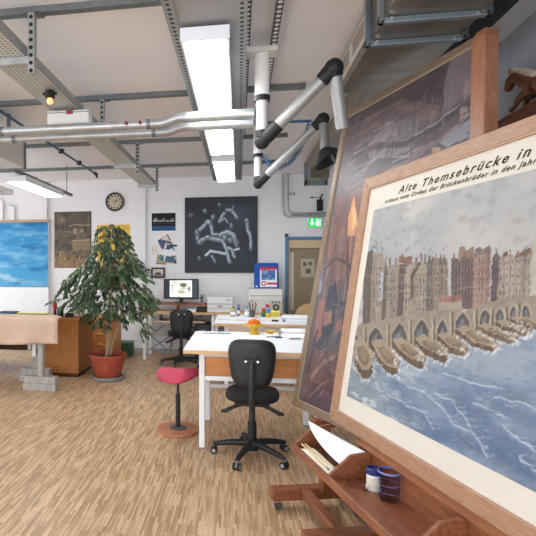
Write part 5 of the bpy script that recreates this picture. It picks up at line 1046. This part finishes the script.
q = onz(6, 314, TZ + .012); bf = thing('blue_roll', 'dark blue folded sheet at the left end of the brown paper', 'sheet', (q[0], ty + .36, TZ + .014)); MB().box(-.16, .10, -.06, .06, 0, .018).build('fold', M('sheet_blue', (46, 82, 120), .6), bf, .004); MB().box(-.1, .12, -.03, .05, .018, .026).build('top_sheet', M('sheet_dark', (56, 60, 70), .6), bf)
# ------------------------------------------------------------------ potted fig tree
q = onz(108, 378.5, 0); PX, PY = float(q[0]), float(q[1])
pt = thing('potted_fig_tree', 'weeping fig tree with many dark leaves in a terracotta pot', 'plant', (PX, PY, 0)); TER = M('terracotta', (166, 78, 58), .7, 0, .12, 9)
MB().lathe([(.20, 0), (.215, .01), (.215, .045), (.19, .045), (.18, .02)], n=32).build('saucer', M('grey_saucer', (132, 136, 130), .7), pt, smooth=True)
MB().lathe([(.15, .024), (.165, .04), (.215, .25), (.222, .265), (.225, .285), (.245, .29), (.25, .32), (.24, .33), (.225, .325), (.215, .29), (.0001, .285)], n=40).build('pot', TER, pt, smooth=True)
MB().lathe([(.21, .287), (.1, .296), (.0001, .30)], n=24, closed=False).build('soil', M('soil', (58, 46, 38), .95, 0, .3, 40, .3), pt)
def pp(x, y, off=0.0): r = onY(x, y, PY + off); return Vector((float(r[0]) - PX, off, float(r[2])))
BARK = M('fig_bark', (176, 158, 132), .8, 0, .15, 30)
tk = MB()
for pts, r0 in (([(107, 357, 0), (110, 340, .02), (109, 322, .0), (112, 300, .02), (110, 275, .0), (111, 245, 0), (112, 228, 0)], .019), ([(110, 357, .04), (113, 342, .05), (118, 328, .04), (126, 315, .05), (134, 303, .04), (140, 285, .0)], .015), ([(106, 357, -.04), (108, 338, -.06), (103, 318, -.08), (94, 300, -.12), (82, 285, -.15)], .013), ([(109, 330, 0), (116, 305, -.12), (122, 280, -.2), (124, 255, -.2)], .011), ([(110, 300, .0), (102, 275, .15), (98, 250, .15)], .011), ([(126, 315, .05), (140, 312, .0), (148, 318, -.05)], .009)):
    P_ = [pp(x, y, o) for x, y, o in pts]
    if pts[0][1] == 357: P_[0].z = .285
    tk.tube(P_, [r0 * (1 - .7 * i / (len(P_) - 1)) for i in range(len(P_))], 8)
tk.build('trunk', BARK, pt, smooth=True)
out = [(112, 225), (104, 226), (97, 230), (92, 240), (90, 252), (86, 262), (78, 268), (66, 279), (58, 290), (54, 300), (58, 312), (72, 308), (82, 316), (92, 324), (102, 330), (112, 326), (124, 324), (132, 322), (138, 330), (144, 342), (150, 344), (148, 328), (150, 312), (156, 304), (154, 284), (150, 268), (142, 258), (136, 250), (131, 238), (124, 228)]
def inside(x, y, poly):
    c = False
    for i in range(len(poly)):
        (ax, ay), (bx_, by_) = poly[i], poly[i - 1]
        if (ay > y) != (by_ > y) and x < (bx_ - ax) * (y - ay) / (by_ - ay) + ax: c = not c
    return c
rnd = random.Random(5); lv = []; lf = []; lc = []; tw = MB(); cols = [lin(c) for c in ((46, 74, 44), (64, 94, 54), (38, 60, 40), (88, 116, 72), (54, 82, 56))]
def leaf(p, d, L, wv, col):
    d = d.normalized(); s = d.cross(wv); s = s.normalized() if s.length > 1e-3 else Vector((1, 0, 0)); u = s.cross(d); n0 = len(lv); W_ = L * .19
    lv.extend([p, p + d * L * .3 + s * W_ + u * .004, p + d * L * .3 - s * W_ + u * .004, p + d * L * .35, p + d * L * .68 + s * W_ * .75 - u * .004, p + d * L * .68 - s * W_ * .75 - u * .004, p + d * L - u * .014])
    lf.extend([(n0, n0 + 3, n0 + 1), (n0, n0 + 2, n0 + 3), (n0 + 3, n0 + 6, n0 + 4), (n0 + 1, n0 + 3, n0 + 4), (n0 + 3, n0 + 2, n0 + 5), (n0 + 3, n0 + 5, n0 + 6)]); lc.extend([col] * 7)
k = 0
while k < 520:
    x, y = rnd.uniform(54, 156), rnd.uniform(225, 344)
    if not inside(x, y, out): continue
    # sparser low down and far out
    core = 1 - min(1, math.hypot((x - 112) / 46, (y - 285) / 55))
    if rnd.random() > .50 + core * .6: continue
    if y > 318 and rnd.random() < .35: continue
    hw = .42 * math.sqrt(max(.05, 1 - min(1, abs(x - 110) / 50) ** 2)) * (0.5 if y < 245 else 1); off = rnd.uniform(-hw, hw); c = pp(x, y, off)
    outd = Vector((c.x * 1.0, off * 1.0, 0)); outd = outd.normalized() if outd.length > .05 else Vector((rnd.uniform(-1, 1), rnd.uniform(-1, 1), 0)).normalized()
    d = (outd * rnd.uniform(.5, 1.2) + Vector((rnd.uniform(-.4, .4), rnd.uniform(-.4, .4), rnd.uniform(-1.1, -.2)))).normalized(); Ls = rnd.uniform(.10, .2); a = c - d * Ls * .5
    tw.tube([a, a + d * Ls * .5 + Vector((0, 0, .012)), a + d * Ls], .0022, 4, caps=False); col = cols[rnd.randrange(5)] * rnd.uniform(.8, 1.2)
    for j in range(rnd.randint(8, 11)):
        t = (j + .5) / 10; p = a + d * Ls * t; sgn = 1 if j % 2 else -1; sd = d.cross(Vector((0, 0, 1))).normalized() * sgn
        ld = (d * .7 + sd * rnd.uniform(.3, 1.0) + Vector((0, 0, rnd.uniform(-.9, .05)))).normalized(); leaf(p, ld, rnd.uniform(.05, .08), Vector((rnd.uniform(-.5, .5), rnd.uniform(-.5, .5), 1)), col)
    k += 1
tw.build('twigs', M('twig', (96, 84, 60), .8), pt)['kind'] = 'stuff'
fo = MB().add(lv, lf); me = bpy.data.meshes.new('foliage'); me.from_pydata([tuple(v) for v in lv], [], lf); at = me.color_attributes.new('paint', 'FLOAT_COLOR', 'POINT'); cc = np.ones((len(lv), 4)); cc[:, :3] = np.array(lc); at.data.foreach_set('color', cc.ravel())
me.materials.append(paintmat('leaf', .38, .5)); fo = bpy.data.objects.new('foliage', me); COL.objects.link(fo); fo.parent = pt
# ------------------------------------------------------------------ things on the near work table
def on1(x, y): p = onz(x, y, H1); return (float(p[0]), float(p[1]), H1)
def on2(x, y): p = onz(x, y, H2); return (float(p[0]), float(p[1]), H2)
fl = thing('glass_flower_bowl', 'orange and yellow glass flower bowl on the near work table behind the chair', 'bowl', on1(254, 334)); YEL = M('yellow_glass', (236, 196, 72), .15, trans=.35, ior=1.3); ORG = M('orange_glass', (226, 112, 30), .2, trans=.2, ior=1.3)
MB().lathe([(.075, 0), (.07, .02), (.05, .035), (.05, .05)], n=20).build('foot', YEL, fl, smooth=True)
MB().lathe([(.02, .04), (.06, .055), (.10, .075), (.115, .095), (.108, .1), (.06, .07)], n=64, wob=lambda i, a: 1 + (.16 * math.sin(8 * a) if i in (2, 3, 4) else 0), closed=False).build('petal_bowl', YEL, fl, smooth=True)
MB().ball((0, 0, .105), .07, 20, (1, 1, .62)).build('flower_centre', ORG, fl, smooth='all')
fl.scale = (.66, .66, 1.0)
for kk in range(9): a = kk * 2 * PI / 9; MB().ball((.065 * math.cos(a), .065 * math.sin(a), .10), .032, 10, (1, 1, 1)).build('petal', ORG, fl, smooth='all')
y2 = thing('yellow_glass_dish', 'small yellow glass pieces on the near work table right of the orange flower bowl', 'dish', on1(270, 333.6)); y2.scale = (.6, .6, .8); MB().lathe([(.03, 0), (.075, .02), (.08, .035), (.07, .03), (.02, .01)], n=36, wob=lambda i, a: 1 + .15 * math.sin(6 * a)).build('dish', YEL, y2, smooth=True)
p = on1(217, 333.5); gr = thing('green_ruler', 'green patterned ruler strip lying on the near work table at left', 'ruler', p, .03); MB().box(-.13, .13, -.022, .022, 0, .004).build('ruler_body', M('ruler_green', (116, 146, 110), .5, 0, .25, 60), gr); MB().box(.02, .13, -.018, .018, .004, .005).build('printed_scale', M('scale_blue', (100, 120, 140), .5), gr)
for kk, (x, y, rz, w_, d_) in enumerate(((266, 338, .2, .30, .21), (281, 335, -.15, .30, .21), (246, 339.5, .1, .21, .15))):
    t = thing('paper_sheet', ['white drawing sheet under the brushes on the near work table', 'white drawing sheet beside the stacked papers on the near work table', 'small white sheet in front of the orange flower bowl'][kk], 'paper', (*on1(x, y)[:2], H1 + .0005 + .0012 * kk), rz, 'loose sheets on the near work table'); MB().box(-w_ / 2, w_ / 2, -d_ / 2, d_ / 2, 0, .001).build('sheet', PAPER, t)
    MB().box(-w_ * .3, w_ * .2, -d_ * .2, -d_ * .16, .001, .0013).build('pencil_marks', M('pencil', (170, 172, 178), .7), t)
for kk, (x, y, rz, c, lb) in enumerate(((283, 339, .12, (50, 60, 130), 'blue handled brush on the drawing sheets'), (291, 339.5, -.3, (170, 40, 60), 'red handled brush on the drawing sheets'), (297, 340, .1, (90, 110, 96), 'green grey pen at the right end of the drawing sheets'), (274, 338, .25, (54, 54, 60), 'dark pen left of the blue handled brush'))):
    t = thing('paint_brush', lb, 'brush', (*on1(x, y)[:2], H1 + .0105), rz); MB().tube([(-.07, 0, 0), (.05, 0, 0)], [.004, .006], 8).build('handle', M('brush_%d' % kk, c, .4), t, smooth=True); MB().tube([(.05, 0, 0), (.085, 0, 0)], [.005, .002], 8).build('bristles', BLACKP, t, smooth=True)
for kk, (x, y, w_, h_) in enumerate(((300, 338.5, .32, .03), (298, 335, .30, .05))):
    t = thing('paper_stack', ['low stack of white paper at the right of the near work table', 'taller stack of white paper behind the low stack on the near work table'][kk], 'papers', on1(x, y), .04 * kk, 'paper stacks on the near work table'); MB().box(-w_ / 2, w_ / 2, -.1, .1, 0, h_).build('sheets', PAPER, t, .002); MB().box(-w_ / 2 - .002, w_ / 2, -.102, .1, h_ * .55, h_ * .62).build('grey_divider', GREYP, t)
p = on1(284, 335.5); single(MB().box(-.05, .05, -.03, .03, 0, .035), 'eraser_box', GREYP, 'small grey box with the stacked papers on the near work table', 'box', p, bevel=.004)
# ------------------------------------------------------------------ things on the far work table
def bottle2(x, y, h, r, rgb, cap, lb, name='bottle', cat='bottle'):
    m_ = M('b_%d_%d_%d' % rgb, rgb, .3); c_ = M('b_%d_%d_%d' % cap, cap, .4); t = thing(name, lb, cat, on2(x, y), 0, 'bottles on the far work table')
    MB().lathe([(r * .9, 0), (r, .006), (r, h * .6), (r * .45, h * .76), (r * .4, h * .86)], n=18).build('bottle_body', m_, t, smooth=True); MB().lathe([(r * .5, h * .84), (r * .5, h), (r * .3, h)], n=14).build('cap', c_, t, smooth=True); MB().lathe([(r * 1.01, h * .18), (r * 1.02, h * .2), (r * 1.02, h * .48), (r * 1.01, h * .5)], n=18, closed=False).build('bottle_label', PAPER, t, smooth=True)
bottle2(233, 316.5, .13, .036, (168, 166, 120), (120, 140, 80), 'pale olive glass bottle, leftmost on the far work table'); bottle2(238.5, 315.8, .155, .022, (66, 88, 150), (40, 60, 120), 'slim blue bottle right of the olive bottle on the far work table'); bottle2(247, 316.8, .135, .032, (176, 204, 222), (60, 120, 170), 'pale blue bottle with white label beside the dark brush jar')
bj = thing('brush_jar', 'dark jar full of paint brushes on the far work table', 'jar', on2(252.5, 317)); MB().lathe([(.032, 0), (.038, .09), (.034, .09), (.03, .006)], n=18).build('jar', M('jar_dark', (96, 82, 70), .35), bj, smooth=True)
for kk in range(8): a = kk * .8; e_ = Vector((.05 * math.cos(a), .04 * math.sin(a), .16 + .02 * (kk % 3))); MB().tube([(.02 * math.cos(a), .02 * math.sin(a), .01), e_], .004, 6).tube([e_, e_ * 1.12], [.007, .003], 6).build('brush', M('brush_wood_%d' % (kk % 3), ((90, 62, 44), (150, 110, 70), (60, 54, 54))[kk % 3], .5), bj)
def block(x, y, z, w_, d_, h_, rgb, lb):
    t = thing('paint_tub', lb, 'tub', (*on2(x, y)[:2], H2 + z), 0, 'bright paint tubs on the far work table'); m_ = M('tub_%d_%d_%d' % rgb, rgb, .4); MB().lathe([(w_ * .45, 0), (w_ * .5, h_ * .8)], n=18).build('tub_body', m_, t, smooth=True); MB().lathe([(w_ * .54, h_ * .78), (w_ * .54, h_ * .98), (w_ * .48, h_)], n=18).build('lid', M('tublid_%d_%d_%d' % rgb, tuple(min(255, int(c * 1.15 + 12)) for c in rgb), .4), t, smooth=True)
block(263.5, 316.8, 0, .065, .06, .062, (26, 110, 70), 'green paint tub at left of the bright tubs'); block(268.2, 317.3, 0, .07, .05, .05, (226, 182, 40), 'yellow paint tub in front of the bright tubs'); block(273.5, 317, 0, .055, .05, .085, (236, 214, 70), 'tall pale yellow tub at right of the bright tubs'); block(263.5, 316.8, .0622, .05, .05, .055, (200, 44, 40), 'red paint tub stacked on the green tub'); block(267.5, 315.8, 0, .06, .05, .115, (96, 158, 206), 'blue tub in the middle of the bright tubs'); block(267.5, 315.8, .1152, .055, .05, .04, (206, 40, 44), 'red tub topmost on the blue tub'); block(278, 316.3, 0, .06, .05, .075, (240, 222, 96), 'yellow tub rightmost, before the dial cabinet')
p = on2(297, 320); wb_ = thing('white_case', 'flat white paper pile with rounded end at the right of the far work table', 'papers', p); MB().prism([(-.19, -.10), (.10, -.10), (.17, -.04), (.12, .12), (-.17, .12)], 0, .055, 'z').build('sheets', PAPER, wb_, .004); MB().prism([(-.191, -.101), (.10, -.101), (.10, -.098), (-.191, -.098)], .02, .026, 'z').build('grey_divider', GREYP, wb_)
p = on2(284, 322); sg = thing('small_glass', 'tiny clear glass in front of the white paper pile on the far work table', 'glass', p); MB().lathe([(.016, 0), (.02, .045), (.018, .045), (.014, .004)], n=16).build('glass_wall', CLEAR, sg, smooth=True); MB().lathe([(.0145, .005), (.016, .02), (.0001, .02)], n=16).build('water', M('water_grey', (170, 176, 182), .1, trans=.5), sg, smooth=True)
for kk, (x, y, rz) in enumerate(((224, 319.6, .1), (241, 320.2, -.05), (258, 320, .08))):
    t = thing('paper_sheet', ['printed sheet at the left end of the far work table', 'printed sheet before the pale blue bottle on the far work table', 'printed sheet before the bright tubs on the far work table'][kk], 'paper', on2(x, y), rz, 'printed sheets on the far work table'); MB().box(-.1, .1, -.14, .1, 0, .001).build('sheet', PAPER, t); MB().box(-.08, .08, -.06, -.03, .001, .0013).box(-.08, .04, .0, .02, .001, .0013).build('printed_lines', M('print_grey', (120, 130, 146), .7), t)
p = on2(275, 321.5); single(MB().box(-.04, .04, -.02, .02, 0, .02), 'stapler', BLACKP, 'small black stapler at the front edge of the far work table', 'stapler', p, bevel=.004)
